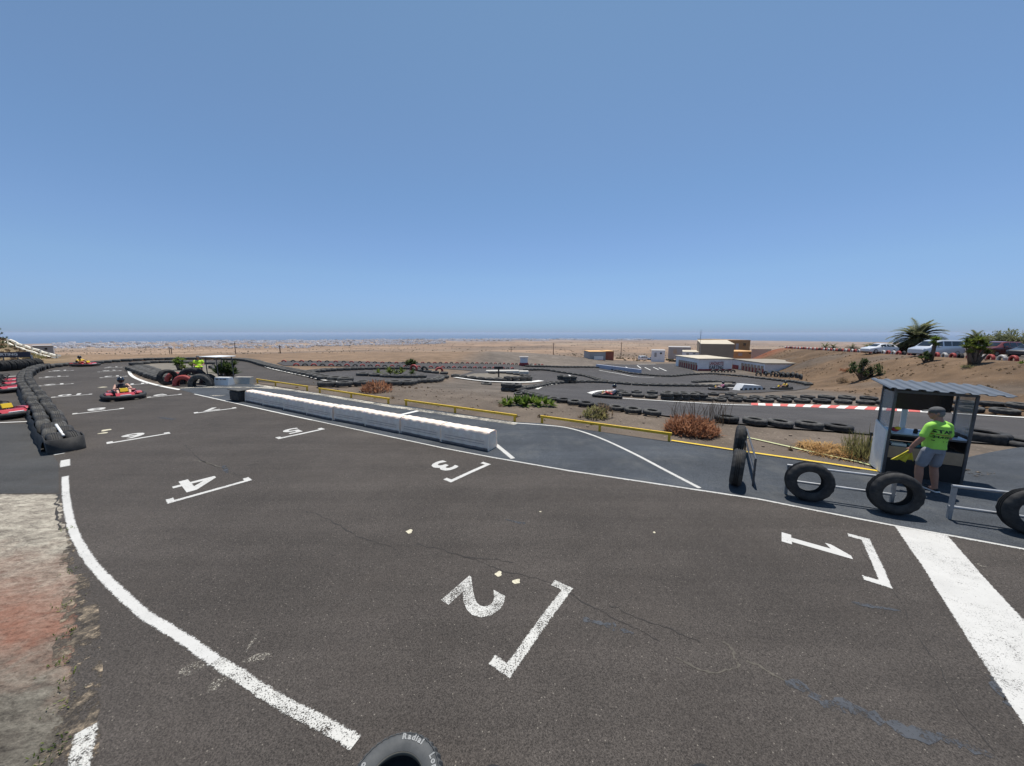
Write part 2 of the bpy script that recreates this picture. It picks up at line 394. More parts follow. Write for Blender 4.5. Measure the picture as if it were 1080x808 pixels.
def axis(lo, hi, step, glo, ghi, gf):
    a = list(np.arange(lo, hi + 1e-6, step)); s = step; x = hi
    while x < ghi: s *= gf; x += s; a.append(x)
    s = step; x = lo
    while x > glo: s *= gf; x -= s; a.insert(0, x)
    return np.array(a)
ax = axis(-95, 112, 1.0, -40000, 40000, 1.11); ay = axis(-14, 132, 1.0, -400, 14000, 1.07)
X, Y = np.meshgrid(ax, ay); Z = H(X, Y)
nx, ny = len(ax), len(ay)
idx = np.arange(nx * ny).reshape(ny, nx)
faces = np.stack([idx[:-1, :-1], idx[:-1, 1:], idx[1:, 1:], idx[1:, :-1]], -1).reshape(-1, 4)
me = bpy.data.meshes.new('ground'); me.from_pydata(np.stack([X, Y, Z], -1).reshape(-1, 3).tolist(), [], faces.tolist())
me.polygons.foreach_set('use_smooth', [True] * len(me.polygons))
def soil_colour(x, y):
    D = np.hypot(x, y)
    near = np.array([.20, .16, .125]); far = np.array([.30, .205, .135]); grey = np.array([.16, .14, .12]); hillc = np.array([.185, .122, .074])
    red = np.array([.25, .095, .05]); grass = np.array([.20, .15, .088]); pale = np.array([.36, .27, .19])
    s = (x - 8.3) * .475 + (y - 7.9) * .88
    w = lambda a: a[..., None]
    col = near * np.ones(x.shape + (3,))
    k = w(sst(s, 3, 9) * .55); col = col * (1 - k) + grey * k
    k = w(sst(-x, 4, 12) * sst(y, 24, 34) * (1 - sst(D, 100, 140)) * .8); col = col * (1 - k) + np.array([.30, .20, .125]) * k
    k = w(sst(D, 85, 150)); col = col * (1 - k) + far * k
    u, hf = hill_terms(x, y)
    nz = np.sin(x * .31 + y * .17) * np.sin(y * .23 - x * .11)
    k = w(sst(u, -17, -13) * (1 - sst(D, 120, 160))); hc = hillc * (1 + .18 * nz[..., None]); col = col * (1 - k) + hc * k
    k = w(sst(nz, .15, .7) * sst(u, -14, -9) * (1 - sst(u, -2, 2)) * .6 * (D < 100)); col = col * (1 - k) + np.array([.12, .105, .09]) * k
    k = w(sst(y, 84, 98) * sst(u, -16, -10) * (1 - sst(u, -2, 6)) * (1 - sst(D, 150, 170))); col = col * (1 - k) + red * k
    k = w(sst(u, 1, 4) * (1 - sst(D, 110, 140)) * (y < 110)); col = col * (1 - k) + np.array([.16, .13, .10]) * k
    q = -((x + 43.4) * .614 + (y - 31) * .79)
    k = w(sst(q, -4, 1) * sst(y, 27, 31) * (1 - sst(y, 80, 100))); col = col * (1 - k) + grass * (1 + .25 * nz[..., None]) * k
    n2 = np.sin(x * .02 + 2.2 * np.sin(y * .013)) * np.sin(y * .017 + 1)
    k = w(sst(n2, .1, .6) * sst(D, 110, 150) * (1 - sst(D, 330, 520)) * sst(-x, -60, 0) * .8); col = col * (1 - k) + red * 1.1 * k
    brg = np.degrees(np.arctan2(x, np.maximum(y, 1))); rn = np.sin(x * .06 + 1.7 * np.sin(y * .045)) * np.sin(y * .05 + x * .013)
    k = w(sst(D, 105, 150) * (1 - sst(D, 260, 420)) * sst(brg, -34, -26) * (1 - sst(brg, 4, 14)) * (.45 + .45 * sst(rn, -.3, .4))); col = col * (1 - k) + np.array([.27, .105, .06]) * k
    n4 = np.sin(x * .006 + 2 * np.sin(y * .0031 + 1)) * np.sin(y * .0047 - x * .0018) + .5 * np.sin(x * .021 + y * .013) * np.sin(y * .019)
    k = w(sst(n4, .0, .6) * sst(D, 240, 420) * (1 - sst(D, 5500, 8000)) * .6); col = col * (1 - k) + np.array([.15, .115, .085]) * k
    n3 = np.sin(x * .0023 + y * .0015 + 1) * np.sin(y * .0031)
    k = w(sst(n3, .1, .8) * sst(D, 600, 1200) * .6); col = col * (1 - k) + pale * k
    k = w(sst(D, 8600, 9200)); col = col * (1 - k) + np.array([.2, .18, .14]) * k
    return col
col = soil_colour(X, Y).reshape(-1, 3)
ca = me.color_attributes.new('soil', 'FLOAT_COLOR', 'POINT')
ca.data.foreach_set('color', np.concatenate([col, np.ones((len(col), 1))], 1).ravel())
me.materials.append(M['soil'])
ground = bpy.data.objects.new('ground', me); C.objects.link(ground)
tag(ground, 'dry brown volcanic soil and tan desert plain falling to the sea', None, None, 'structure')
b = MB(); b.add([(-60000, 3000, -158), (60000, 3000, -158), (60000, 75000, -158), (-60000, 75000, -158)], [(0, 1, 2, 3)])
tag(b.build('sea', M['sea']), 'hazy blue sea along the horizon beyond the town', None, None, 'structure')
b = MB(); b.box((0, 36000, -123), (130000, 79000, 280))
hz = bpy.data.materials.new('haze'); hz.use_nodes = True; hn = hz.node_tree
hn.nodes.remove(hn.nodes['Principled BSDF']); pv = hn.nodes.new('ShaderNodeVolumePrincipled')
pv.inputs['Color'].default_value = (.54, .66, .83, 1); pv.inputs['Density'].default_value = 0.00005; pv.inputs['Anisotropy'].default_value = 0.0
hn.links.new(pv.outputs[0], hn.nodes['Material Output'].inputs['Volume'])
HAZE = tag(b.build('haze', hz), 'pale blue sea haze over the far plain', None, None, 'stuff')

# ------------------------------------------------------------------ draped sheets
def dense(poly, step):
    out = []
    for i, p in enumerate(poly):
        q = poly[(i + 1) % len(poly)]; n = max(1, int((Vector(q[:2]) - Vector(p[:2])).length / step))
        for k in range(n): out.append((p[0] + (q[0] - p[0]) * k / n, p[1] + (q[1] - p[1]) * k / n))
    return out
def spline(pts, n=6, closed=False):
    pts = [Vector(p) for p in pts]; out = []; m = len(pts); rng_ = range(m if closed else m - 1)
    for i in rng_:
        p0 = pts[(i - 1) % m] if closed or i > 0 else pts[i]; p1 = pts[i]; p2 = pts[(i + 1) % m]
        p3 = pts[(i + 2) % m] if closed or i + 2 < m else p2
        for k in range(n):
            t = k / n
            out.append(.5 * ((2 * p1) + (p2 - p0) * t + (2 * p0 - 5 * p1 + 4 * p2 - p3) * t * t + (3 * p1 - p0 - 3 * p2 + p3) * t ** 3))
    if not closed: out.append(pts[-1])
    return out
def edge_attr(me, vals):
    a = me.color_attributes.new('edge', 'FLOAT_COLOR', 'POINT'); a.data.foreach_set('color', np.repeat(np.array(vals, float), 4))
def sheet(name, poly, dz, m, label=None, step=1.0, wob=0, edge=1.0, inset=0):
    pl = dense([(p[0], p[1]) for p in poly], edge)
    if wob: pl = [(x + wob * mnoise.noise((x * 1.7, y * 1.7, 1)) + .6 * wob * mnoise.noise((x * 31, y * 31, 5)), y + wob * mnoise.noise((x * 1.7, y * 1.7, 9)) + .6 * wob * mnoise.noise((x * 31, y * 31, 3))) for x, y in pl]
    xs = [p[0] for p in pl]; ys = [p[1] for p in pl]
    vs = [Vector(p) for p in pl]; n = len(vs)
    ni = n
    if inset:
        ar = sum(pl[i][0] * pl[(i + 1) % n][1] - pl[(i + 1) % n][0] * pl[i][1] for i in range(n))
        for i in range(n):
            t = (vs[(i + 1) % n] - vs[i - 1]).normalized() * (1 if ar > 0 else -1); vs.append(vs[i] + Vector((-t.y, t.x)) * inset)
        ni = len(vs)
    gx = np.arange(math.floor(min(xs)), max(xs), step); gy = np.arange(math.floor(min(ys)), max(ys), step)
    if len(gx) * len(gy) < 60000:
        for x in gx:
            for y in gy: vs.append(Vector((x + .013, y + .017)))
    r = delaunay_2d_cdt(vs, [(i, (i + 1) % n) for i in range(n)], [], 1, 1e-5)
    co = [(p.x, p.y) for p in r[0]]
    zz = H(np.array([c[0] for c in co]), np.array([c[1] for c in co])) + dz
    b = MB(); b.add([(c[0], c[1], float(z)) for c, z in zip(co, zz)], [tuple(f) for f in r[2]])
    o = b.build(name, m, None, True)
    me = o.data; edge_attr(me, [0. if (inset and any(k < n for k in src)) else 1. for src in r[3]])
    if len(me.polygons) and me.polygons[0].normal.z < 0: me.flip_normals()
    return tag(o, label, None, None, 'structure')
def ribbon(name, pts, w, dz, m, label=None, ends=None, step=.35):
    """a painted line of width w along world points"""
    pts = [Vector((p[0], p[1])) for p in pts]; dp = []
    for a, c in zip(pts[:-1], pts[1:]):
        k = max(1, int((c - a).length / step)); dp += [a + (c - a) * i / k for i in range(k)]
    dp.append(pts[-1]); vs = []; ws = w if callable(w) else (lambda t: w)
    for i, p in enumerate(dp):
        t = (dp[min(i + 1, len(dp) - 1)] - dp[max(i - 1, 0)]).normalized(); nrm = Vector((-t.y, t.x)); hw = ws(i / max(1, len(dp) - 1)) / 2
        ie = min(.03, hw * .45); ex_ = min(.012, hw * .2)
        for sgn, off in ((-1, hw + ex_), (-1, hw - ie), (1, hw - ie), (1, hw + ex_)):
            q = p + nrm * off * sgn; q += Vector((mnoise.noise((q.x * 5, q.y * 5, 2)), mnoise.noise((q.x * 5, q.y * 5, 7)))) * min(.012, hw * .12)
            if step < .21: q += Vector((mnoise.noise((q.x * 41, q.y * 41, 2)), mnoise.noise((q.x * 41, q.y * 41, 7)))) * min(.012, hw * .3)
            vs.append((q.x, q.y, Hs(q.x, q.y) + dz))
    b = MB(); b.add(vs, [(4 * i + k, 4 * i + 4 + k, 4 * i + 5 + k, 4 * i + 1 + k) for i in range(len(dp) - 1) for k in range(3)])
    o = b.build(name, m, None, True, fix=False); edge_attr(o.data, [0, 1, 1, 0] * len(dp))
    if len(o.data.polygons) and o.data.polygons[0].normal.z < 0: o.data.flip_normals()
    return tag(o, label, None, None, 'structure')

# ------------------------------------------------------------------ tracks
EDGE = [(135.5, 389), (138.5, 396), (150, 402), (170, 407.5), (190, 411.5), (206, 416), (233, 422), (255, 427), (300, 437), (330, 443.5), (400, 458.5), (470, 473.5), (520, 483), (600, 497), (680, 509), (740, 518), (800, 527), (870, 541), (945, 555.5), (1010, 567), (1080, 580)]
edge = P(EDGE); edge.append(edge[-1] + (edge[-1] - edge[-2]) * 3)
mainpoly = list(edge) + [Vector((16, -12, 0)), Vector((-30, -12, 0)), Vector((-48, 4, 0)), Vector((-44, 20, 0)), Vector((-43.5, 28, 0))]
mainpoly += P([(50, 388), (95, 384.4), (130, 381.6), (200, 379.3), (255, 380.2), (282, 386.7), (304, 392), (326, 396.7), (343, 400.6), (380, 405), (345, 407.6), (300, 404.5), (266, 402.5), (240, 406.5), (205, 409), (192, 411)])
sheet('main_track', mainpoly, .02, M['asphalt'], 'dark grey brown asphalt of the start straight')
ISLE = [(137, 388), (142, 384.2), (165, 382.6), (190, 382.8), (222, 384), (229, 389), (233, 397), (243, 404.5), (214, 406), (180, 404.5), (155, 399), (140, 393.5)]
sheet('infield_ground', P(ISLE), .06, mat('infield_soil', (.16, .14, .11), .95, var=.25, scale=2, bump=.5, bscale=30), 'grey dirt island between the straight and the return track')
PIT = [(190, 410.8), (206, 407.5), (262, 405), (272, 406.5), (324, 413.5), (336, 415), (411, 427), (427, 428.5), (545, 446), (570, 447.2), (708, 467), (790, 479.5), (870, 491), (905, 497), (1010, 486), (1080, 472)]
pitpoly = P(PIT) + [Vector((30, 2, Hs(30, 2))), Vector((26, -12, 0)), Vector((16.02, -12, 0))] + [edge[i] for i in range(len(edge) - 1, 3, -1)]
sheet('pit_lane', pitpoly, .03, M['pit_asphalt'], 'blue grey asphalt of the pit lane')
LOW = [(553, 414.5), (571, 420.3), (598, 425.5), (634, 431.6), (673, 436), (705, 440), (760, 446.5), (833, 453), (890, 457), (960, 463), (1040, 469), (1080, 471), (1250, 476), (1250, 446), (1080, 441.5), (1030, 437.5), (930, 432), (860, 429.5), (792, 427), (735, 425.5), (652, 421), (641, 417.5), (645, 415.5), (700, 417.5), (755, 415), (800, 414.5), (840, 412), (855, 407.5), (841, 403.5), (816, 401), (795, 398.5), (770, 397.4), (750, 395), (703, 397), (667, 394), (630, 387.8), (600, 387), (556, 386), (540, 385), (450, 383.2), (300, 381), (292, 383.5), (300, 386), (400, 388), (470, 389.5), (500, 391.5), (480, 397), (508, 403), (535, 404.3), (560, 404.2), (572, 403.2), (573, 406.2), (565, 408.5), (551, 412)]
sheet('lower_track', P(LOW), .05, M['low_asphalt'], 'grey asphalt bends of the lower circuit', 1.5, edge=1.5)
HAIR = [(326, 394.2), (345, 392), (370, 390.4), (392, 389.8), (431, 389.3), (442, 391), (453, 393), (470, 394.5), (470, 398), (464, 399), (459, 402), (437, 403.6), (431, 405.5), (409, 405.7), (372, 403.2), (343, 400)]
sheet('hairpin_track', P(HAIR), .055, M['low_asphalt'], 'grey asphalt of the lower hairpin', 1.5, edge=1.5)
ISC = [(486, 397.3), (500, 400), (533, 402), (562, 401.6), (553, 397), (540, 394.6), (519, 394.4), (500, 394.6)]
sheet('hairpin_infield_ground', P(ISC), .09, bpy.data.materials['infield_soil'], 'dark dirt inside the middle hairpin', 1.5, edge=1.5)
ISD = [(736, 405.2), (760, 403.8), (772, 404.5), (772, 406.3), (740, 407)]
sheet('splitter_ground', P(ISD), .09, bpy.data.materials['infield_soil'], 'strip of dirt between two asphalt lanes', 1.5, edge=1.5)
LOT = [(625, 386.5), (640, 384.2), (716, 384), (726, 388), (735, 394.5), (703, 396.5), (667, 393.7)]
sheet('parking_lot', P(LOT), .10, M['low_asphalt'], 'marked asphalt parking area of the karting hall', 2, edge=2)
pk = [(51.5, 33), (54, 40), (79, 92), (100, 92), (92, 34), (75, 20)]
sheet('car_park', [Vector((x, y, 0)) for x, y in pk], .03, M['lot_asphalt'], 'dusty upper car park behind the painted tyres', 2, edge=2)
for i, ((a, c_), ) in enumerate([(((676, 389), (672, 386)),), (((686, 391), (680, 388)),), (((694.5, 390.5), (689, 388)),), (((703, 392), (695, 388.5)),), (((668, 392.5), (660, 387.5)),)]):
    ribbon('parking_bay_line', P([a, c_]), .25, .13, M['paint_far'])
ribbon('parking_bay_line', P([(672, 384.6), (692, 384.5)]), .3, .13, M['paint_far'])
PA = [(-40, 448), (30, 448), (42, 455), (53, 476), (62, 490), (62, 521), (-40, 522)]
sheet('pit_apron', P(PA), .0222, asphalt('grey_pit_apron', (.040, .040, .040), (.080, .080, .078), amount=.04), 'grey asphalt of the kart pit beside the tyre wall')
# concrete patch at the left
CON = [(-60, 522), (62, 521.5), (66, 532), (71, 560), (78, 592), (84, 625), (82, 655), (80, 690), (72, 735), (64, 806)]
conpoly = P(CON) + [Vector((-3.4, .2, 0)), Vector((-9, .2, 0))]
g = G('weathered_concrete'); sv = g.mapv((1.6, 4.2, 1), (0, 0, R(-18)))
st = g.noise(1.7, 12, .82, sv, dist=.4); big = g.noise(.55, 3, .6, g.mapv((1, 1, 1), loc=(3.1, .4, 0)))
c = g.ramp(st, [(.33, (.07, .062, .055)), (.44, (.24, .21, .17)), (.6, (.46, .42, .34))])
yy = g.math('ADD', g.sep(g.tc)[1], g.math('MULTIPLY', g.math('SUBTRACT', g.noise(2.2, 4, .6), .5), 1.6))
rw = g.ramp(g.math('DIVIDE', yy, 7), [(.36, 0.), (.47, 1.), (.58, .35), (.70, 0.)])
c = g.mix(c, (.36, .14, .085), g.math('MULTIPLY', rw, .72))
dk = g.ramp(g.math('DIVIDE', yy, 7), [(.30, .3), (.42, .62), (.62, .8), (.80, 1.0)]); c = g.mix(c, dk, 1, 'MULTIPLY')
c = g.mix(c, g.ramp(g.noise(70, 3, .8), [(.3, .7), (.7, 1.15)]), 1, 'MULTIPLY')
ed = g.sep(g.attr('edge'))[0]; g.L.new(g.ramp(g.math('ADD', g.math('MULTIPLY', ed, .75), g.math('MULTIPLY', g.noise(6, 9, .78), .8)), [(.50, 0.), (.60, 1.)]), g.b.inputs['Alpha']); c = g.mix(c, g.ramp(g.noise(19, 9, .85, g.mapv((.7, 1.5, 1), (0, 0, R(-25)))), [(.36, .42), (.50, 1.0), (.66, 1.22)]), 1, 'MULTIPLY'); g.bump(g.math('ADD', st, g.math('MULTIPLY', g.noise(24, 6, .8), .5)), .7, .02); M['patch'] = g.done(c, .92, .2)
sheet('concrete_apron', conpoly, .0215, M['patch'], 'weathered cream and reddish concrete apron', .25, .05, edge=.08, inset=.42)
# ragged lighter crumbs along the apron's edge, and moss tufts
g = G('edge_rubble'); n = g.noise(7, 8, .8); c = g.ramp(n, [(.47, (.052, .046, .040)), (.56, (.11, .09, .068)), (.66, (.34, .27, .19))]); M['rubble_solid'] = None; g.L.new(g.ramp(g.math('ADD', g.math('MULTIPLY', n, .6), g.math('MULTIPLY', g.noise(1.8, 4, .6), .4)), [(.515, 0.), (.545, 1.)]), g.b.inputs['Alpha']); M['rubble'] = g.done(c, .95, .2)
RUB = [(68, 560), (88, 600), (103, 640), (110, 680), (106, 712), (106, 760), (102, 806), (40, 808), (48, 740), (56, 690), (64, 640), (68, 605)]
sheet('broken_edge', P(RUB), .0228, M['rubble'], 'crumbling asphalt edge beside the apron', .5, .05, edge=.1)
# edge lines
ribbon('edge_line', edge[9:], .125, .0262, M['paint'], 'white edge line along the start straight', step=.06)
ribbon('edge_line', edge[5:10], .15, .0262, M['paint_far'])
ribbon('edge_line', spline(edge[:5], 5), .2, .0250, M['paint_far'], 'white line around the infield corner')
LL = [(69, 503.5), (70, 524.7), (75, 553), (83, 573), (97.5, 596), (122, 622), (154, 650.6), (187, 671), (227, 699), (260, 719.6), (300.5, 746), (337, 764), (368, 781.5)]
ribbon('edge_line', spline(P(LL)[:9], 5), .105, .0250, M['paint'], 'curved white edge line in the foreground', step=.03)
ribbon('edge_line', spline(P([(227, 699), (260, 719.6), (300.5, 746), (337, 764), (368, 781.5), (376, 786)]), 5), .108, .0272, M['paint_old'], None, step=.03)
ribbon('edge_dash', P([(69, 486), (69, 493)]), .16, .0250, M['paint'])
ribbon('edge_dash', P([(61.5, 477), (63, 480)]), .2, .0250, M['paint'])
ribbon('edge_line', P([(92, 772), (86, 806)]) + [Vector((-2.6, 1.4, 0))], .13, .0345, M['paint_old'], 'worn stub of white line at the bottom left')
ribbon('pit_exit_line', spline(P([(540, 447), (573.7, 449.3), (600, 452.6), (630, 462), (665, 478), (700, 496.5), (738, 516.5)]), 6), .10, .0360, M['paint'], 'curved white line across the pit lane')
ribbon('pit_lane_line', P([(423, 438.3), (441, 434.2)]), .2, .0360, M['paint_far'])
ribbon('pit_lane_line', P([(523, 470), (541, 485)]), .14, .0360, M['paint'])
ribbon('pit_border', P([(270, 406.5), (300, 411), (336, 416.5), (411, 429), (470, 437.5), (545, 448)]), .32, .0345, M['paint_cream'], 'worn cream kerb line along the yellow rails')
ribbon('pit_border', P([(190, 410), (215, 408.8), (270, 409.2), (300, 411)]), .3, .0350, M['paint_cream'])
ribbon('pit_cross_line', P([(222, 418.2), (236, 417.9)]), .3, .0350, M['paint_cream'])
ribbon('yellow_line', P([(708, 465.5), (790, 478), (870, 489.5), (925, 498)]), .10, .0370, M['paint_yellow'], 'yellow line continuing the rails towards the booth')
ribbon('lime_line', P([(788, 462), (850, 476), (905, 488), (930, 495)]), .09, .03, M['paint_lime'], 'pale lime line beside the straw heap')
# far track lines
for pts, w in [([(268, 382), (282, 388.2), (304, 393.6), (326, 398.3), (343, 402.2), (371, 405)], .3), ([(480, 398.6), (508, 402.4), (535.6, 403.6), (558, 403.6), (571, 402)], .8), ([(566, 411.5), (574, 407.8), (590, 405.3)], .3),
               ([(623, 416), (640, 419.5), (675, 422.5), (700, 424), (734, 426), (767, 427.8), (792, 428.4)], .45), ([(622, 415.6), (632, 413), (655, 412.4)], .5), ([(768, 409.5), (786, 409.4)], .45), ([(632, 391), (655, 395), (672, 398), (690, 398.6)], .3), ([(560, 385.2), (575, 386.6)], .3), ([(120, 381.4), (95, 385.4)], .25), ([(600, 396), (606, 400)], .3)]:
    ribbon('track_line', spline(P(pts), 4), w, .085, M['paint_far'])
# painted kerb beside the lower straight
kp = spline(P([(792, 427.6), (830, 429), (870, 430.4), (930, 433), (1000, 436.5)]), 8)
ribbon('track_line', P([(1004, 437.5), (1080, 442), (1200, 447)]), .4, .085, M['paint_far'])
L = [0]
for a, c_ in zip(kp[:-1], kp[1:]): L.append(L[-1] + (c_ - a).length)
def along(pl, Ls, d):
    i = max(0, min(len(Ls) - 2, int(np.searchsorted(Ls, d)) - 1)); f = (d - Ls[i]) / max(1e-6, Ls[i + 1] - Ls[i]); return pl[i] + (pl[i + 1] - pl[i]) * f
b = MB(); N_ = int(L[-1] / .42); 
for i in range(N_):
    a = along(kp, L, i * .42); c_ = along(kp, L, (i + 1) * .42); t = (c_ - a).normalized(); nr = Vector((-t.y, t.x, 0)); b.mi = i % 2
    vs = []
    for p in (a, c_):
        for o_, h in ((-.5, .06), (-.45, .09), (.55, .16), (.6, .06)):
            q = p + nr * o_; vs.append((q.x, q.y, Hs(q.x, q.y) + h))
    b.add(vs, [(0, 4, 5, 1), (1, 5, 6, 2), (2, 6, 7, 3)] + ([(0, 1, 2, 3)] if i == 0 else []))
kb = b.build('kerb', [M['kerb_red'], M['kerb_white']]); edge_attr(kb.data, [1] * len(kb.data.vertices))
tag(kb, 'red and white striped kerb beside the lower straight', None, None, 'structure')
# start line and grid boxes
def quad(name, pts, dz, m, label=None, wob=.012): return sheet(name, P(pts), dz, m, label, .5, wob, edge=.03, inset=.03)
quad('start_line', [(942, 556), (1000, 566.2), (1035, 606), (1080, 655.5), (1140, 724), (1150, 850), (1080, 771), (1040, 710), (1000, 645), (970, 597)], .0250, M['paint'], 'broad white start line across the straight')
TR = Vector((.89, -.455, 0)).normalized()
def decal(name, vs, fs, org, up, dz, m, label=None):
    rt = Vector((up.y, -up.x, 0)); b = MB(); out = []
    for v in vs:
        q = org + rt * v[0] + up * v[1]; q += Vector((mnoise.noise((q.x * 9, q.y * 9, 3)), mnoise.noise((q.x * 9, q.y * 9, 6)), 0)) * .008; out.append((q.x, q.y, Hs(q.x, q.y) + dz))
    b.add(out, fs); o = b.build(name, m, None, False, fix=False)
    edge_attr(o.data, [1] * len(o.data.vertices))
    if len(o.data.polygons) and o.data.polygons[0].normal.z < 0: o.data.flip_normals()
    return tag(o, label, None, None, 'structure')
def gridbox(num, p, q, m, dc=None, tick=.27, wd=.125, dsz=.78, wear=None):
    """bracket from pixel p (far end) to q (near end) with its number behind it"""
    a, c_ = P([p, q]); up = Vector((-(c_ - a).y, (c_ - a).x, 0)).normalized()
    if up.dot(TR) < 0: up = -up
    d = (c_ - a).normalized(); L_ = (c_ - a).length
    def q2(s, t): return a + d * s - up * t
    poly = [q2(0, 0), q2(L_, 0), q2(L_, tick), q2(L_ - wd, tick), q2(L_ - wd, wd), q2(wd, wd), q2(wd, tick), q2(0, tick)]
    sheet('grid_bracket', poly, .0250, m, 'white bracket of grid box ' + num, .5, .010, edge=.03 if num in '1234' else .1, inset=.025 if num in '1234' else 0)
    org = (a + c_) / 2 - up * (tick + .52) if dc is None else P([dc])[0]
    vs, fs = text_mesh(num, dsz * 1.15, .022 if num != '4' else .004)
    if num == '1': vs, fs = [(-.13, -.39), (.13, -.39), (.13, -.27), (.06, -.27), (.06, .40), (-.02, .40), (-.17, .20), (-.17, .13), (-.05, .19), (-.05, -.27), (-.13, -.27)], [(0, 1, 2, 3, 9, 10), (3, 4, 8, 9), (4, 5, 6, 7, 8)]
    if num == '4':
        v4 = [(-.30, -.04), (-.30, -.17), (.04, -.17), (.04, -.04), (-.12, -.04), (.04, .16), (.04, .42), (.17, .42), (.17, -.04), (.17, -.17), (.17, -.40), (.04, -.40), (.28, -.04), (.28, -.17)]
        vs, fs = v4, [(0, 1, 2, 3, 4), (0, 4, 5, 6), (6, 5, 3, 8, 7), (3, 2, 9, 8), (2, 11, 10, 9), (8, 9, 13, 12)]
    vs = [(v[0] * (1.18 if len(num) == 1 else 1.0), v[1]) for v in vs]
    decal('grid_number', vs, fs, org, up, .0250, m, 'white painted number %s of its grid box' % num)
for num, p, q, dc in [('1', (918, 570), (942.4, 623.4), (859, 577.5)), ('2', (605, 622), (537.6, 719.6), (499, 632)), ('3', (518.2, 490.6), (475.6, 510.3), (467, 492)), ('4', (266.6, 507.5), (176.4, 533), (206, 511)),
                      ('5', (342.8, 453.4), (294, 464), (308, 455)), ('6', (180, 458), (112.6, 469.2), (141, 460)), ('7', (249.7, 431.1), (204.9, 436.8), (223, 432)), ('8', (130.9, 431.6), (76, 437.8), (102, 432)), ('9', (191.8, 416.6), (155, 420), (169, 416.8)),
                      ('10', (97, 416.4), (53.5, 420), (76, 416.6)), ('11', (157, 405), (122, 407.6), (145, 405)), ('12', (78, 405), (40, 407.8), (59, 405.6)), ('13', (134.5, 397.2), (105, 399), (119, 397)), ('14', (72.7, 397.2), (41, 399.2), (57, 397.4)),
                      ('15', (128.7, 391.2), (103.6, 392.8), (116, 391)), ('16', (77.7, 391), (51, 392.4), (64, 391)), ('17', (129.5, 387.6), (110, 388.6), (119, 387.3))]:
    gridbox(num, p, q, M['paint'] if num not in '2' else M['paint_old'], dc)
# sealant, cracks and spots on the asphalt
for pts, w in [([(828, 722), (850, 728), (868, 745), (895, 748), (925, 760), (960, 775), (1000, 782), (1060, 806)], .10), ([(898, 637), (918, 641), (950, 646)], .045), ([(615, 655), (640, 661), (668, 670)], .06), ([(533, 549), (545, 552), (555, 553)], .055), ([(1044, 715), (1052, 730), (1066, 748)], .06), ([(168, 441), (185, 443)], .15), ([(236, 492), (240, 500)], .09)]:
    ribbon('asphalt_seal', spline(P(pts), 4), (lambda w: lambda t: w * (.2 + .7 * math.sin(math.pi * min(1, t * .9 + .08)) + .3 * math.sin(t * 23) + 1.1 * mnoise.noise((t * 31, w * 90, 0))))(w), .0232, M['seal'], 'blue grey sealant strip on the asphalt', step=.03)
for pts, m, w in [([(712, 696), (735, 706), (760, 711), (778, 708), (780, 702)], 'crack', .02), ([(790, 702), (810, 710), (830, 722)], 'crack', .025), ([(762, 677), (772, 688), (775, 697)], 'crack', .025), ([(325, 540), (350, 551), (380, 568), (420, 580)], 'crack_dark', .016), ([(480, 585), (520, 600), (570, 612), (605, 630), (650, 655), (700, 680)], 'crack_dark', .012), ([(195, 470), (210, 485), (235, 495), (255, 503)], 'crack_dark', .018), ([(238, 495), (215, 488), (205, 486)], 'crack', .04), ([(63, 522), (60, 540), (63, 560)], 'crack_dark', .035), ([(930, 605), (985, 700), (1040, 790)], 'crack_dark', .008), ([(440, 575), (490, 588), (540, 595)], 'crack_dark', .014), ([(800, 527.5), (690, 512)], 'crack_dark', .012), ([(640, 640), (700, 662), (740, 680)], 'crack_dark', .012), ([(905, 580), (960, 640)], 'crack_dark', .006)]:
    pp = spline(P(pts), 12); pp = [p + Vector((mnoise.noise((p.x * 4, p.y * 4, 1)), mnoise.noise((p.x * 4, p.y * 4, 4)), 0)) * .05 + Vector((mnoise.noise((p.x * 17, p.y * 17, 1)), mnoise.noise((p.x * 17, p.y * 17, 4)), 0)) * .03 for p in pp]
    ribbon('asphalt_crack', pp, (lambda w, n: lambda t: w * (.25 + 1.7 * abs(mnoise.noise((t * 9 + n, n, 0)))))(w, len(pp) * 1.37), .0226, M[m], None, step=.06)
for px, py, r in [(526, 607, .045), (545, 615, .05), (432, 562, .05), (112, 454.5, .12), (109, 457.5, .1), (570, 541, .02), (690, 563, .02), (108, 408.8, .2)]:
    o = at(px, py); pl = [o + Vector((math.cos(a) * r * (1 + .3 * math.sin(a * 3 + px)), math.sin(a) * r * (1 + .3 * math.cos(a * 2 + py)), 0)) for a in np.linspace(0, 6.2, 14)]
    sheet('paint_spot', pl, .0250, M['spot'], 'small pale spot on the asphalt', 5, 0, edge=.5)
def leafspot(px, py, dx, dy, w, m='paint_ghost'):
    ribbon('ghost_marking', P([(px, py), (px + dx, py + dy)]), lambda t: w * math.sin(math.pi * min(.97, max(.06, t))), .0235, M[m], None, step=.05)
leafspot(188, 712, 30, -10, .16); leafspot(218, 733, 22, -18, .13); leafspot(256, 700, 32, -8, .11); leafspot(260, 690, 14, -24, .05)
leafspot(80, 556, 12, -1, .1, 'rubble')
quad('worn_marking', [(1026, 596), (1030, 594.5), (1043, 600), (1038, 600.5)], .0238, M['paint_ghost'])

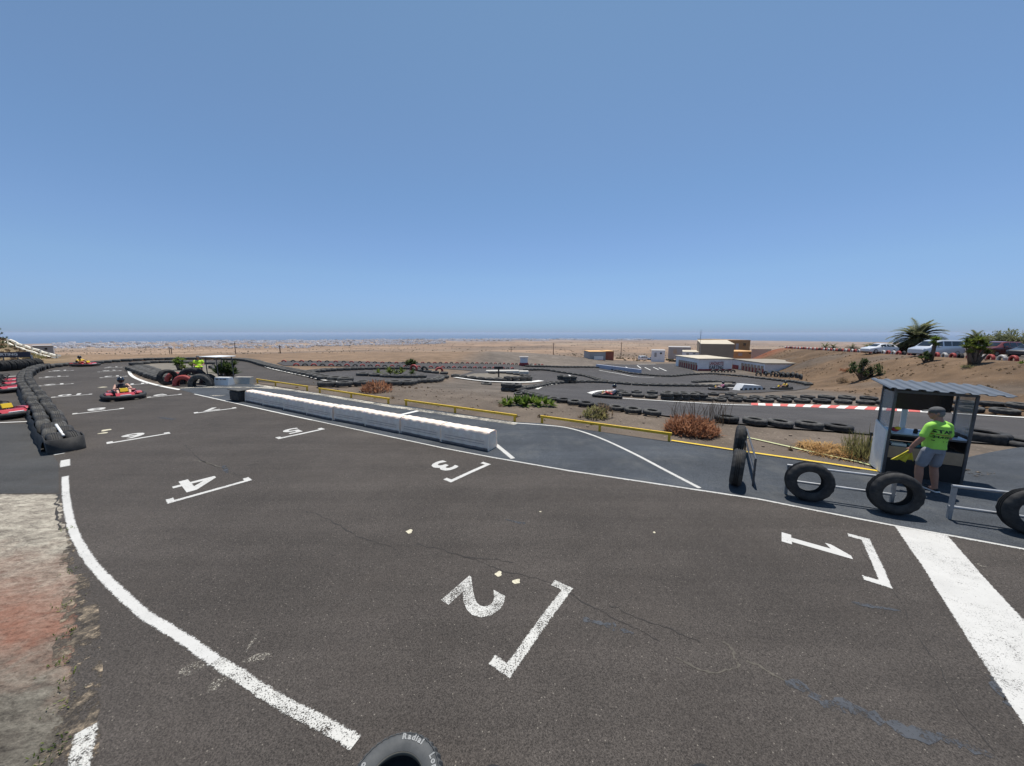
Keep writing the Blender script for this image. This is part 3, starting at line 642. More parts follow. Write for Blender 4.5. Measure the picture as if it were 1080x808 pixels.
# ------------------------------------------------------------------ tyres
def tyre_mesh(name, Rr, hole, w, n=40, tread=True, lug=0, mats=None):
    h = w / 2; b = MB(); sh = .12 * Rr
    prof = [(hole, w * .2), (hole + .02 * Rr, w * .1), (hole + .25 * (Rr - hole), w * .02), (Rr - 1.6 * sh, 0), (Rr - .55 * sh, w * .06), (Rr, w * .2)]
    tr = []
    if tread:
        for k in (.36, .5, .64): tr += [(Rr + .004, w * (k - .055)), (Rr - .012, w * (k - .035)), (Rr - .012, w * (k + .035)), (Rr + .004, w * (k + .055))]
    up = [(r, w - z) for r, z in prof[::-1]]
    inner = [(hole + .03 * Rr, w * .86), (Rr * .84, w * .82), (Rr * .9, w * .5), (Rr * .84, w * .18), (hole + .03 * Rr, w * .14)]
    pf = prof + tr + up + inner; sh_i = {len(prof) - 1, len(prof) - 2, len(prof) + len(tr), len(prof) + len(tr) + 1}
    rf = (lambda j, k: -lug if (j in sh_i and (k % 4) >= 2) else 0) if lug else None
    b.lathe(pf, n, True, rfun=rf)
    o = b.build(name, mats or M['tyre'], None, 40); me = o.data; bpy.data.objects.remove(o); return me
T_BIG = tyre_mesh('truck_tyre', .5, .28, .28, 56, True, .012)
T_BIGD = T_BIG.copy(); T_BIGD.materials.clear(); T_BIGD.materials.append(M['tyre_dusty'])
T_RED = T_BIG.copy(); T_RED.materials.clear(); T_RED.materials.append(M['tyre_red'])
T_WHT = T_BIG.copy(); T_WHT.materials.clear(); T_WHT.materials.append(M['tyre_white'])
T_LUG = tyre_mesh('lug_tyre', .5, .28, .30, 64, False, .03)
T_VAN = tyre_mesh('van_tyre', .37, .20, .215, 72, True, .008)
LOW_ = tyre_mesh('far_tyre', .5, .28, .28, 14, False, 0)
LOW_R = LOW_.copy(); LOW_R.materials.clear(); LOW_R.materials.append(M['tyre_red'])
ONES = 'zeroth first second third fourth fifth sixth seventh eighth ninth tenth eleventh twelfth thirteenth fourteenth fifteenth sixteenth seventeenth eighteenth nineteenth'.split()
TENS = {20: 'twent', 30: 'thirt', 40: 'fort', 50: 'fift', 60: 'sixt'}
def ordw(n):
    if n < 20: return ONES[n]
    t, o = n // 10 * 10, n % 10
    return TENS[t] + 'ieth' if o == 0 else TENS[t] + 'y-' + ONES[o]
def tyre(me, loc, label, group, rot=(0, 0, 0), sc_=1.0, name='tyre', cat='tyre'):
    o = bpy.data.objects.new(name, me); C.objects.link(o); o.location = loc; o.rotation_euler = rot; o.scale = (sc_,) * 3
    return tag(o, label, cat, group)
def resample(pl, step, start=0):
    L = [0]
    for a, c_ in zip(pl[:-1], pl[1:]): L.append(L[-1] + (c_ - a).length)
    n = int((L[-1] - start) / step) + 1; out = []
    for i in range(n):
        d = start + i * step; p = along(pl, L, d); q = along(pl, L, min(L[-1], d + .1)); r = along(pl, L, max(0, d - .1))
        out.append((p, (q - r).normalized()))
    return out
STUFF = [MB(), MB()]
def far_tyre(p, rot, sc_=1.0, red=False, z=0):
    me = LOW_; M4 = Matrix.Translation((p.x, p.y, Hs(p.x, p.y) + z)) @ rot @ Matrix.Scale(sc_, 4)
    STUFF[1 if red else 0].add([v.co for v in me.vertices], [tuple(q.vertices) for q in me.polygons], M4)
def flat_row(px, step, fmt, group, ind=True, me=None, jit=.05, sc_=1.0, zoff=.0, stack=1, smooth=True):
    pl = P(px); pl = spline(pl, 5) if smooth and len(pl) > 2 else pl
    for i, (p, t) in enumerate(resample(pl, step)):
        for s_ in range(stack):
            q = p + Vector((random.uniform(-jit, jit), random.uniform(-jit, jit), 0)); s2 = sc_ * random.uniform(.94, 1.05)
            tl = (random.uniform(-.04, .04), random.uniform(-.05, .05), random.uniform(0, 6))
            if ind:
                lab = fmt % (ordw(i + 1)) if '%s' in fmt else fmt
                if stack > 1: lab = ('lower ' if s_ == 0 else 'upper ') + lab
                z = Hs(q.x, q.y) + .05 + zoff + s_ * .28 * sc_
                tyre(me or random.choice((T_BIG, T_BIGD, T_BIGD)), (q.x, q.y, z), lab, group, tl, s2)
            else: far_tyre(q, Matrix.Rotation(tl[2], 4, 'Z'), s2, z=.05 + zoff + s_ * .28 * sc_)
def upright_row(px, step, fmt, group, ind=True, mes=None, sink=.5, sc_=1.0, off=0, pts=None, redalt=False, lean=0, roll=False):
    pl = pts or P(px); pl = spline(pl, 5) if len(pl) > 2 and pts is None else pl
    out = []
    for i, (p, t) in enumerate(resample(pl, step)):
        nr = Vector((-t.y, t.x, 0)); q = p + nr * off + Vector((random.uniform(-.04, .04), random.uniform(-.04, .04), 0))
        z = Hs(q.x, q.y) + .5 * sc_ - sink * sc_
        # tyre axis (z) turned to lie along the row's normal
        Rm = Matrix.Rotation(math.atan2(t.y, t.x) + random.uniform(-.12, .12) + (R(90) if roll else 0), 4, 'Z') @ Matrix.Rotation(R(90) + random.uniform(-.05, .05) + lean, 4, 'X')
        ctr = Rm @ Vector((0, 0, .14 * sc_))
        if ind:
            m_ = mes[i % len(mes)] if mes else T_BIG
            lab = fmt(i, m_) if callable(fmt) else (fmt % ordw(i + 1) if '%s' in fmt else fmt)
            o = tyre(m_, (q.x - ctr.x, q.y - ctr.y, z - ctr.z), lab, group, Rm.to_euler(), sc_)
            out.append(o)
        else: far_tyre(q, Rm, sc_, redalt and i % 2 == 0, z=.5 * sc_ - sink * sc_)
    return out
# near edge of the lower circuit
flat_row([(550, 414), (571, 420.8), (598, 426), (620, 429.5), (647, 433), (673, 436.6), (705, 441)], .72, 'black tyre lying along the lower bend, %s from the two-high pile', 'tyres lining the near edge of the lower bend', sc_=.68)
flat_row([(765, 445.6), (808, 449.6), (860, 453.2), (912, 457.6)], .86, 'large tyre lying flat between reddish bush and booth, %s from the bush', 'tyres lining the near edge between bush and booth', sc_=.80)
o = at(1034, 466); tyre(T_LUG, (o.x, o.y, o.z + .02), 'chunky lugged tractor tyre lying flat just behind the booth', None, (0, 0, .3), 1.15)
o = at(1074, 470); tyre(T_BIG, (o.x, o.y, o.z - .12), 'half sunken black tyre at the right end behind the booth', None, (0.05, 0, 1), 1.1)
# double row above the striped kerb
flat_row([(745, 423), (800, 424.4), (863, 425.6), (907, 427), (960, 430), (1026, 435), (1080, 438.8), (1150, 441.5)], 1.12, 'dusty tyre lying right behind the striped kerb, %s from the left', 'front row of tyres behind the striped kerb')
flat_row([(765, 421), (800, 421.3), (833, 421.2), (874, 421.6), (920, 423), (980, 426), (1034, 429), (1080, 432), (1150, 435)], 1.15, 'black tyre in the rear row below the bank, %s from the left', 'rear row of tyres behind the striped kerb')
# island between the two lower lanes
flat_row([(645, 416.8), (665, 418.6), (683, 420.2), (697, 421)], 1.05, 'black tyre on the narrow island, %s behind the white shirted kart driver', 'tyres on the narrow island')
flat_row([(703, 422.2), (722, 422.4), (742, 422.6)], 1.1, 'tyre in the %s pile from the left above the reddish bush', 'piled tyres on the narrow island', stack=2)
flat_row([(655, 414.6), (690, 415.8), (740, 417), (775, 418)], 1.5, '', None, False)
flat_row([(536, 413.2), (546, 413)], 1.0, 'tyre in the %s pile from the left at the lower bend tip', 'piled tyres at the tip of the lower bend', stack=2, smooth=False)
o = at(546.5, 416.5); tyre(T_BIGD, (o.x, o.y, o.z), 'small loose tyre in front of the two-high pile at the bend', None, (.1, 0, 0), .55)
o = at(513, 405.7); tyre(T_BIGD, (o.x, o.y, o.z - .08), 'lone tyre half sunk in the dirt below the white hairpin kerb', None, (.1, 0, 0), 1.0)
# further rows read as dark bands
flat_row([(549, 411.8), (565.6, 409), (575, 406.7), (591, 404.8), (604, 404), (633, 404.1), (667, 406.6), (700, 407.7), (757, 408.2), (776, 408)], 1.0, '', None, False)
flat_row([(555, 391), (574, 391), (591, 393.5), (617, 397.5), (633, 402), (640, 404)], 1.0, '', None, False)
flat_row([(556, 386.9), (600, 387.8), (630, 388.3), (648, 391), (667, 394.8), (703, 397.6), (725, 396), (750, 395), (780, 397.3), (795, 399), (816, 401.5), (841, 404), (853.5, 407)], 1.0, '', None, False)
flat_row([(733, 404), (745, 403.3), (772, 404.3)], 1.0, '', None, False)
for px in ([(343, 401), (372, 403.7)], [(345, 408), (372, 407.5), (409, 406.5), (431, 406.4), (437, 404.4), (459, 403), (464, 400.2), (471, 399)], [(326, 394.4), (345, 392.2), (370, 390.8), (392, 390.2), (431, 389.8), (442, 391.7), (453, 393.7), (470, 395.2)],
           [(382, 397), (400, 398), (414, 399), (448, 399)], [(480, 397.9), (508, 401.2), (533, 402.2)], [(519, 394.6), (530, 394.3), (551, 397), (556, 398.4)]):
    flat_row(px, 1.0, '', None, False)
flat_row([(535, 402.4), (552, 402.7), (561, 402)], 1.0, '', None, False, stack=2)
flat_row([(592, 403.5), (598, 404.5), (605, 404.5)], .9, '', None, False, zoff=.3, smooth=False, stack=2)
flat_row([(50, 388.6), (70, 386.2), (95, 384.6), (130, 381.8), (200, 379.6), (255, 380.6), (282, 386.9), (304, 392.2), (326, 396.9), (343, 400.8)], .95, '', None, False, stack=1, sc_=1.0)
upright_row([(312, 386), (420, 387.6), (470, 388.4), (540, 389.4)], .85, '', None, False, sc_=.66, sink=.5, redalt=True)
upright_row([(300, 382), (420, 383.6), (575, 385.6)], .95, '', None, False, sc_=.6, sink=.5, redalt=True)
upright_row([(437, 391.2), (455, 393.5), (470, 394.2)], 1.6, '', None, False, sink=.2, redalt=True)
for px in ([(800, 396.6), (818, 397.2), (838, 398), (850, 401)], [(800, 394.8), (818, 395.2), (842, 396.5)]):
    upright_row(px, 1.5, '', None, False, sink=.25)
upright_row([(752, 392.6), (777, 392.8)], 1.3, '', None, False, sink=.4)
flat_row([(142, 390.5), (160, 397), (176, 402)], .9, '', None, False, sc_=1.0)
flat_row([(148, 388.5), (164, 395), (178, 400)], .9, '', None, False, sc_=1.0)
flat_row([(143, 385.5), (165, 383.6), (190, 383.4), (222, 384.8)], .95, '', None, False)
flat_row([(228, 389), (233, 392)], .95, '', None, False)
# double wall of half buried tyres at the left
WALL = [(69, 473.5), (58, 459), (48.5, 442.5), (41.5, 430), (33, 417), (28, 408), (28, 399.5), (36, 393), (50, 388.8)]
upright_row(WALL, .9, 'tyre in the pit side row of the left tyre wall, %s from the near end', 'pit side row of the left tyre wall', sink=.5, off=.15, mes=[T_BIG, T_BIGD])
upright_row(WALL, .9, 'tyre in the track side row of the left tyre wall, %s from the near end', 'track side row of the left tyre wall', sink=.5, off=-.15, mes=[T_BIG, T_BIG, T_BIGD])
wl = P(WALL); wd = (wl[0] - wl[1]).normalized(); wn_ = Vector((-wd.y, wd.x, 0))
b = MB(); prof = []
for k in range(13):
    a = math.pi * (k / 12 - .5); prof.append(wl[0] + wd * (.42 + .16 * math.cos(a)) + wn_ * .33 * math.sin(a))
prof = [prof[0] - wd * .8] + prof + [prof[-1] - wd * .5]
vs = [(p.x, p.y, .03) for p in prof] + [(p.x, p.y, .40 + .01 * math.sin(i)) for i, p in enumerate(prof)] + [tuple(p - (p - wl[0]).normalized() * .025 + Vector((0, 0, .40))) for p in prof] + [tuple(p - (p - wl[0]).normalized() * .025 + Vector((0, 0, .03))) for p in prof]
n = len(prof); b.add(vs, [(k * n + i, k * n + i + 1, (k + 1) * n + i + 1, (k + 1) * n + i) for k in range(3) for i in range(n - 1)])
tag(b.build('rubber_belt', M['belt'], None, True), 'black rubber belt wrapped round the near end of the left tyre wall', 'rubber belt')
b = MB(); sp = resample(spline(wl, 5), .5); vs = []
for i, (p, t) in enumerate(sp[:70]):
    nr = Vector((-t.y, t.x, 0)); q = p + nr * (.32 + random.uniform(-.03, .03))
    for h, o_ in ((.02, .08), (.22, .05), (.33 + random.uniform(-.03, .03), .0)): vs.append((q.x + nr.x * o_, q.y + nr.y * o_, Hs(q.x, q.y) + h))
b.add(vs, [(3 * i + k, 3 * i + 3 + k, 3 * i + 4 + k, 3 * i + 1 + k) for i in range(len(sp[:70]) - 1) for k in range(2)])
tag(b.build('rubber_skirt', M['belt'], None, True), 'torn black rubber skirt along the pit side of the tyre wall', 'rubber skirt')
b = MB(); p0 = wl[0] + wd * .2; p1 = wl[0] - wd * 1.3
b.tube([p0 + Vector((0, 0, .42)), p1 + Vector((0, 0, .50))], .03, 8)
tag(b.build('pale_pole', M['white'], None, True), 'pale pole wedged between the two tyre rows at the near end', 'pole')
upright_row([(-6, 392.4), (10, 391.2), (43, 388.4)], .29, 'black tyre standing on edge below the dark banner, %s from the left', 'standing tyres below the banner', sink=.04, mes=[T_BIG], sc_=.95, roll=True)
# red and white tyres along the car park
PARK = [Vector((50 + .48 * (y - 40) - .1, y, 0)) for y in np.arange(31, 98, 1.0)]
def parklab(i, m_):
    return '%s tyre half buried along the car park edge, %s from the right end' % ('white painted' if m_ == T_WHT else 'red painted' if m_ == T_RED else 'plain black', ordw(i + 1))
upright_row(None, 1.28, parklab, 'red and white tyres along the car park edge', mes=[T_RED, T_WHT, T_RED, T_WHT, T_RED, T_BIG, T_RED, T_WHT], sink=.42, sc_=.9, pts=PARK)
b = MB(); b.v, b.f, b.m = STUFF[0].v, STUFF[0].f, STUFF[0].m
nf = len(b.f); b.mi = 1; b.add(STUFF[1].v, STUFF[1].f)
tag(b.build('tyre_barriers', [M['tyre_dusty'], M['tyre_red']], None, True, fix=False), 'dark lines of old tyres bordering the far bends', 'tyre barriers', None, 'stuff')
# big tyres of the marshal post
def standing(me, px, py, ang, label, sc_, sink, lean=0, dz=0):
    p = at(px, py); Rm = Matrix.Rotation(ang, 4, 'Z') @ Matrix.Rotation(R(90) + lean, 4, 'X'); ctr = Rm @ Vector((0, 0, .14 * sc_))
    return tyre(me, (p.x - ctr.x, p.y - ctr.y, Hs(p.x, p.y) + .5 * sc_ - sink * sc_ + dz - ctr.z), label, None, Rm.to_euler(), sc_)
standing(T_BIG, 178, 406, R(70), 'black tyre standing upright left of the red tyres', 1.0, .03)
standing(T_RED, 194.5, 407, R(10), 'red painted tyre half buried as an arch beside the black ones', 1.15, .42)
standing(T_RED, 186, 404, R(20), 'second red tyre leaning behind the red arch', 1.1, .35)
standing(T_BIGD, 212.5, 408, R(5), 'big black tyre half buried as an arch below the seated marshal', 1.35, .42)
standing(T_BIG, 204, 405, R(15), 'big black tyre standing behind the red and black arches', 1.5, .3)
standing(T_BIG, 221, 405.5, R(-10), 'black tyre half hidden behind the marshal and canopy posts', 1.1, .4)

# ------------------------------------------------------------------ plants
def leaf(b, p, d, L_, w, droop=.4, fold=.25, n=4, twist=0):
    d = Vector(d).normalized(); side = d.cross(Vector((0, 0, 1)))
    side = side.normalized() if side.length > .05 else Vector((1, 0, 0))
    side = (side + Vector((0, 0, twist))).normalized()
    vs = []; cur = Vector(p); dd = d.copy()
    for i in range(n + 1):
        t = i / n; ww = w * (math.sin(math.pi * min(.98, .18 + .8 * t)) if t < 1 else .04) * .5
        up = side.cross(dd); vs += [cur - side * ww, cur + up * (-fold * ww), cur + side * ww]
        cur = cur + dd * (L_ / n); dd = (dd + Vector((0, 0, -droop / n))).normalized()
    fs = []
    for i in range(n): a = i * 3; fs += [(a, a + 1, a + 4, a + 3), (a + 1, a + 2, a + 5, a + 4)]
    b.add(vs, fs)
def rdir(el0, el1):
    a = random.uniform(0, 2 * math.pi); e = R(random.uniform(el0, el1)); return Vector((math.cos(a) * math.cos(e), math.sin(a) * math.cos(e), math.sin(e)))
def leafmat(name, a, b_, rough=.6):
    g = G(name); info = g.N.new('ShaderNodeTexNoise'); info.inputs['Scale'].default_value = 2.2; g.L.new(g.tc, info.inputs['Vector'])
    c = g.ramp(info.outputs['Fac'], [(.35, a), (.65, b_)]); m = g.done(c, rough, .3)
    tr = g.N.new('ShaderNodeBsdfTranslucent'); mx = g.N.new('ShaderNodeMixShader'); mx.inputs[0].default_value = .45; out = g.N['Material Output']
    g.L.new(c, tr.inputs[0]); g.L.new(g.b.outputs[0], mx.inputs[1]); g.L.new(tr.outputs[0], mx.inputs[2]); g.L.new(mx.outputs[0], out.inputs['Surface'])
    return m
M['leaf_green'] = leafmat('agave_leaf', (.07, .13, .02), (.20, .27, .05))
M['leaf_dark'] = leafmat('dark_leaf', (.03, .052, .018), (.09, .125, .04))
M['leaf_palm'] = leafmat('palm_leaf', (.11, .13, .055), (.27, .27, .13))
M['leaf_dead'] = leafmat('dead_frond', (.10, .07, .04), (.22, .16, .09))
M['leaf_yucca'] = leafmat('succulent_leaf', (.06, .09, .02), (.20, .24, .05))
M['dry_red'] = leafmat('dry_red_leaf', (.20, .085, .045), (.40, .20, .11), .8)
M['dry_twig'] = leafmat('dry_twig', (.16, .11, .07), (.30, .22, .14), .9)
M['straw'] = leafmat('straw', (.36, .20, .07), (.58, .38, .16), .8)
M['drygrass'] = leafmat('dry_grass', (.15, .15, .06), (.32, .28, .12), .8)
M['bark'] = mat('bark', (.14, .10, .07), .9, var=.35, scale=9, bump=.6, bscale=20)
M['scrub'] = leafmat('scrub_leaf', (.07, .065, .035), (.16, .13, .075), .9)
def bush(name, px, py, wx, hz_, n, L_, w, m, label, el=(15, 85), cat='bush', spread=1.0, stems=None, droop=.3, base=True, loc=None):
    p = loc or at(px, py); root = empty(name, p, 0, label, cat); b = MB()
    for i in range(n):
        a = random.uniform(0, 2 * math.pi); r = wx * .5 * math.sqrt(random.random()) * spread
        h = random.random() ** 1.4 * hz_ * max(.15, (1 - (r / (wx * .5 + .01)) ** 2) ** .5)
        leaf(b, (r * math.cos(a), r * math.sin(a), h), (rdir(*el) + Vector((math.cos(a), math.sin(a), 0)) * .5 * r / wx), L_ * random.uniform(.6, 1.2), w * random.uniform(.7, 1.2), droop)
    b.build('foliage', m, root, False, fix=False)
    s = MB()
    for i in range(stems or 7):
        a = random.uniform(0, 6.28); r = wx * .4 * random.random(); s.tube([(0, 0, -.05), (r * .5 * math.cos(a), r * .5 * math.sin(a), hz_ * .4), (r * math.cos(a), r * math.sin(a), hz_ * .85)], [.03, .02, .008], 5)
    s.build('stem', M['bark'] if m != M['dry_red'] else M['dry_twig'], root)
    return root
def rosettes(name, px, py, spots, L_, w, n, m, label, trunk=0, el=(5, 80), cat='plant', loc=None, droop=.35):
    p = loc or at(px, py); root = empty(name, p, 0, label, cat); b = MB(); s = MB()
    for x, y, z, k in spots:
        for i in range(n): leaf(b, (x, y, z), rdir(*el), L_ * k * random.uniform(.75, 1.1), w * k, droop, .35)
        if z > .1: s.tube([(x * .25, y * .25, -.05), (x * .6, y * .6, z * .5), (x, y, z)], [.07 + .03 * trunk, .05 + .02 * trunk, .04], 7)
    b.build('leaves', m, root, False, fix=False)
    if s.v: s.build('trunk', M['bark'], root, True)
    return root
rosettes('agave_plant', 558, 428, [(-.9, -.05, .04, 1), (-.55, .2, .05, 1.1), (-.2, -.15, .05, 1.15), (.1, .2, .06, 1.2), (.4, -.1, .05, 1.05), (.75, .05, .04, 1), (1.0, -.15, .03, .8), (-.3, .1, .1, .9), (-1.1, .15, .03, .8)], .45, .12, 26, M['leaf_green'], 'bright green low agave clump on the dirt beside the lower bend')
bush('dry_bush', 397.5, 413, 1.6, .55, 420, .28, .05, M['dry_red'], 'small reddish dry bush on the dirt below the hairpin', (20, 80))
bush('dry_bush', 729, 456, 1.55, .5, 1100, .24, .042, M['dry_red'], 'large reddish brown dry bush in front of the lower straight', (15, 80))
b = MB(); o = at(738, 447); root = empty('dry_stalks', o, 0, 'thin bare grey stalks rising behind the large reddish bush', 'stalks')
for i in range(70):
    x, y = random.uniform(-1.1, 1.1), random.uniform(-.3, .3); h = random.uniform(.5, 1.0); b.tube([(x, y, -.03), (x + random.uniform(-.1, .1), y, h * .6), (x + random.uniform(-.2, .2), y, h)], [.008, .006, .003], 4, False)
b.build('stalk_cluster', M['dry_twig'], root)
bush('dry_shrub', 628, 440, .95, .4, 260, .2, .05, M['drygrass'], 'small pale green and brown shrub beside the yellow rail', (20, 80))
bush('dry_tuft', 636, 439.5, .7, .45, 160, .25, .025, M['dry_twig'], 'thin dry twiggy tuft next to the small pale shrub', (35, 85))
bush('straw_heap', 873, 476, 1.3, .16, 900, .3, .018, M['straw'], 'orange brown heap of straw beside the lime line', (-5, 30), 'straw heap', droop=.6, stems=3)
bush('grass_tuft', 909, 484, .8, .5, 420, .42, .014, M['drygrass'], 'tall dry grass tuft beside the thin post near the booth', (55, 88), 'grass tuft')
o = at(914.5, 485); b = MB(); b.tube([(0, 0, -.1), (0, 0, .72)], .018, 8); b.box((0, 0, .7), (.05, .03, .05)); tag(b.build('marker_post', M['dark_steel'], None, False, (o.x, o.y, o.z)), 'thin dark metal post left of the booth', 'post')
b = MB()
o = at(1018, 500)
for k in range(60):
    a = random.uniform(0, 6.28); r = random.random() ** .5; b.ball((o.x + .55 * r * math.cos(a) + .2, o.y + .25 * r * math.sin(a), .03), random.uniform(.01, .05), 6, e=(1.3, 1, .5))
tag(b.build('rubble', M['rubble']), 'patch of sandy rubble on the asphalt right of the booth', None, None, 'stuff')
# infield shrubs
rosettes('shrub', 190, 391, [(-.25, 0, .7, 1), (.2, .1, .85, 1), (0, -.1, .6, 1.1), (.35, -.1, .55, .9), (-.1, .1, .95, .9), (-.4, .1, .45, .8)], .38, .11, 30, M['leaf_green'], 'bushy bright green shrub on the infield left of the marshal', 1)
rosettes('shrub', 204, 396, [(-.6, 0, .55, 1), (-.1, .1, .7, 1), (.3, -.1, .8, 1.1), (.5, -.1, .5, .9)], .38, .11, 28, M['leaf_yucca'], 'low green shrub right behind the seated marshal', 1)
rosettes('shrub', 240, 402, [(-.6, 0, .5, 1.1), (-.2, .1, .9, 1.2), (.25, -.1, .8, 1.2), (.6, -.1, .5, 1.1), (0, .1, .3, 1.2), (.4, .2, 1.05, .9), (-.35, -.2, .75, 1), (.1, -.3, .6, 1.2)], .48, .13, 34, M['leaf_dark'], 'large dark green shrub under the canopy by the pit lane', 1)
rosettes('shrub', 434, 388.5, [(-.5, 0, .4, 1.2), (-.1, 0, .7, 1.3), (.4, 0, .5, 1.2), (0, .4, .3, 1.2)], .55, .16, 34, M['leaf_dark'], 'round dark green shrub behind the hairpin', 1)
rosettes('shrub', 415, 395.5, [(-1.5, 0, .1, 1.4), (-.4, 0, .2, 1.5), (.8, 0, .15, 1.4)], .5, .14, 22, M['leaf_yucca'], 'low pale green plants in the hairpin island, left clump')
rosettes('shrub', 428, 396, [(-1, 0, .1, 1.3), (.6, 0, .15, 1.3)], .5, .14, 22, M['leaf_dark'], 'low dark green plants in the hairpin island, right clump')
# bank shrubs
def bank(px, py): return at(px, py)
o = at(908, 402)
def leafy_tree(name, loc, spread, h, clumps, n, L_, w, m, label, cat='tree', lean=0):
    root = empty(name, loc, 0, label, cat); b = MB(); s = MB()
    for i in range(clumps):
        a = random.uniform(0, 6.28); r = spread * math.sqrt(random.random()); z = h * random.uniform(.25, 1.0) * (1 - .35 * (r / spread) ** 2); c = Vector((r * math.cos(a) + lean * z, r * math.sin(a), z))
        s.tube([(0, 0, -.1), tuple(c * .5 + Vector((0, 0, .1 * h))), tuple(c)], [.07 * h / 2, .045 * h / 2, .015], 6)
        cr = spread * random.uniform(.22, .42)
        for k in range(n):
            q = c + rdir(-90, 90) * cr * random.random() ** .5; leaf(b, q, rdir(-20, 80), L_ * random.uniform(.6, 1.2), w, .3, .2, 2)
    b.build('crown', m, root, False, fix=False); s.build('trunk', M['bark'], root, True)
    return root
leafy_tree('bush', at(908, 401.5), 1.25, 2.5, 13, 130, .30, .10, M['leaf_dark'], 'dark green leafy bush growing on the brown bank', 'bush', .15)
bush('dry_bush', 893, 392, 1.6, .5, 300, .3, .06, M['dry_red'], 'reddish dry clump on the bank left of the dark green bush', (15, 70))
bush('dry_bush', 888, 404, 1.0, .6, 160, .4, .04, M['dry_twig'], 'small twiggy bush at the foot of the bank', (25, 80))
for px, py, lab in ((842, 385, 'left'), (965, 392, 'right')): pass
rosettes('succulent_tree', 1026, 384, [(-.9, 0, 1.5, 1.2), (-.5, .2, 1.9, 1.3), (0, -.1, 2.15, 1.3), (.5, .1, 1.95, 1.3), (.9, 0, 1.6, 1.2), (-.3, -.3, 1.4, 1.2), (.35, -.3, 1.3, 1.2), (.1, .3, 1.7, 1.2), (-.75, -.2, 1.05, 1), (.8, -.3, 1.0, 1)], .5, .13, 42, M['leaf_yucca'], 'branching succulent tree on the bank in front of the red car', 3, cat='tree')
rosettes('succulent_tree', 982, 380.5, [(-.1, 0, 1.9, 1), (.3, .1, 2.2, 1.1), (.15, -.1, 1.65, .9), (.0, 0, 2.4, .9)], .5, .13, 40, M['leaf_green'], 'slim pale green succulent in front of the silver van', 2, cat='tree')
rosettes('shrub', 976, 382, [(-.5, 0, .4, 1), (0, .1, .65, 1.1), (.4, 0, .5, 1), (-.1, -.2, .3, 1), (.2, .2, .9, .9)], .48, .12, 34, M['leaf_dark'], 'low dark succulent bush on the bank edge below the silver van', 1)
rosettes('shrub', 1077, 385, [(0, 0, .1, .8)], .4, .1, 22, M['leaf_green'], 'small bright green tuft on the bank at the right edge')
bush('dry_tuft', 1021, 388, .9, .2, 120, .25, .03, M['drygrass'], 'flat dry grass tuft on the bank below the succulent tree', (20, 70))
# palms
def palm(name, loc, th, fl, nf, label, dead=0, m='leaf_palm', lw=.55):
    root = empty(name, loc, random.uniform(0, 6), label, 'palm'); b = MB(); d = MB(); s = MB()
    s.tube([(0, 0, -.3), (.03, 0, th * .5), (0, 0, th)], [.30, .24, .26], 10)
    for i in range(nf + dead):
        isd = i >= nf; el = random.uniform(-8, 80) if not isd else random.uniform(-55, -5); a = random.uniform(0, 6.28); L_ = fl * random.uniform(.75, 1.1)
        dd = Vector((math.cos(a) * math.cos(R(el)), math.sin(a) * math.cos(R(el)), math.sin(R(el)))); p = Vector((0, 0, th)); n = 9; tgt = d if isd else b
        for k in range(n):
            q = p + dd * (L_ / n); t = k / n
            tgt.tube([p, q], [.03 * (1 - t) + .006, .03 * (1 - t) + .004], 4, False)
            sd = dd.cross(Vector((0, 0, 1))).normalized(); ll = lw * (math.sin(math.pi * min(.97, t * .85 + .14)) + .15) * fl / 2.4
            for sg in (-1, 1):
                for j in (0, .33, .66): leaf(tgt, p.lerp(q, j), (sd * sg + dd * .75 + Vector((0, 0, .25))), ll, .10 * fl / 2.4, .7, .1, 2)
            p = q; dd = (dd + Vector((0, 0, -.16 - .06 * t))).normalized()
    b.build('fronds', M[m], root, False, fix=False)
    if d.v: d.build('dead_fronds', M['leaf_dead'], root, False, fix=False)
    s.build('trunk', M['bark'], root, True)
    return root
def on(px, Y_): 
    x = atd(px, 351, Y_).x; return Vector((x, Y_, Hs(x, Y_)))
palm('palm_tree', on(968, 52), 2.0, 3.4, 85, 'big palm with a skirt of dead fronds behind the silver van', 70)
palm('palm_tree', on(1031, 57), 1.7, 2.4, 56, 'second palm rising behind the succulent tree at the right', 10)
for i, (px, y, k) in enumerate([(872, 74, .8), (881, 72, .7), (901, 68, .8), (918, 66, .85), (922, 70, .8)]):
    palm('young_palm', on(px, y), .5, 1.9 * k, 18, 'young palm beyond the painted tyres, %s from the left' % ordw(i + 1), 4, lw=.5)
for i, (px, y) in enumerate([(1046, 60), (1056, 63), (1066, 60), (1077, 62), (1090, 58)]):
    leafy_tree('hedge_bush', on(px, y), 2.4, 3.3, 16, 100, .4, .14, M['leaf_palm'], 'olive green bush behind the parked cars, %s from the left' % ordw(i + 1), 'bush')
for i, (px, y, h) in enumerate([(793, 128, 3.2), (800, 126, 3.5), (808, 124, 3.5), (817, 118, 5.0), (823, 114, 4.2), (832, 118, 4), (839, 122, 3.4)]):
    leafy_tree('garden_tree', on(px, y), 2.8, h, 11, 60, .8, .25, M['leaf_dark'], 'dark tree beside the far sheds, %s from the left' % ordw(i + 1), 'tree')
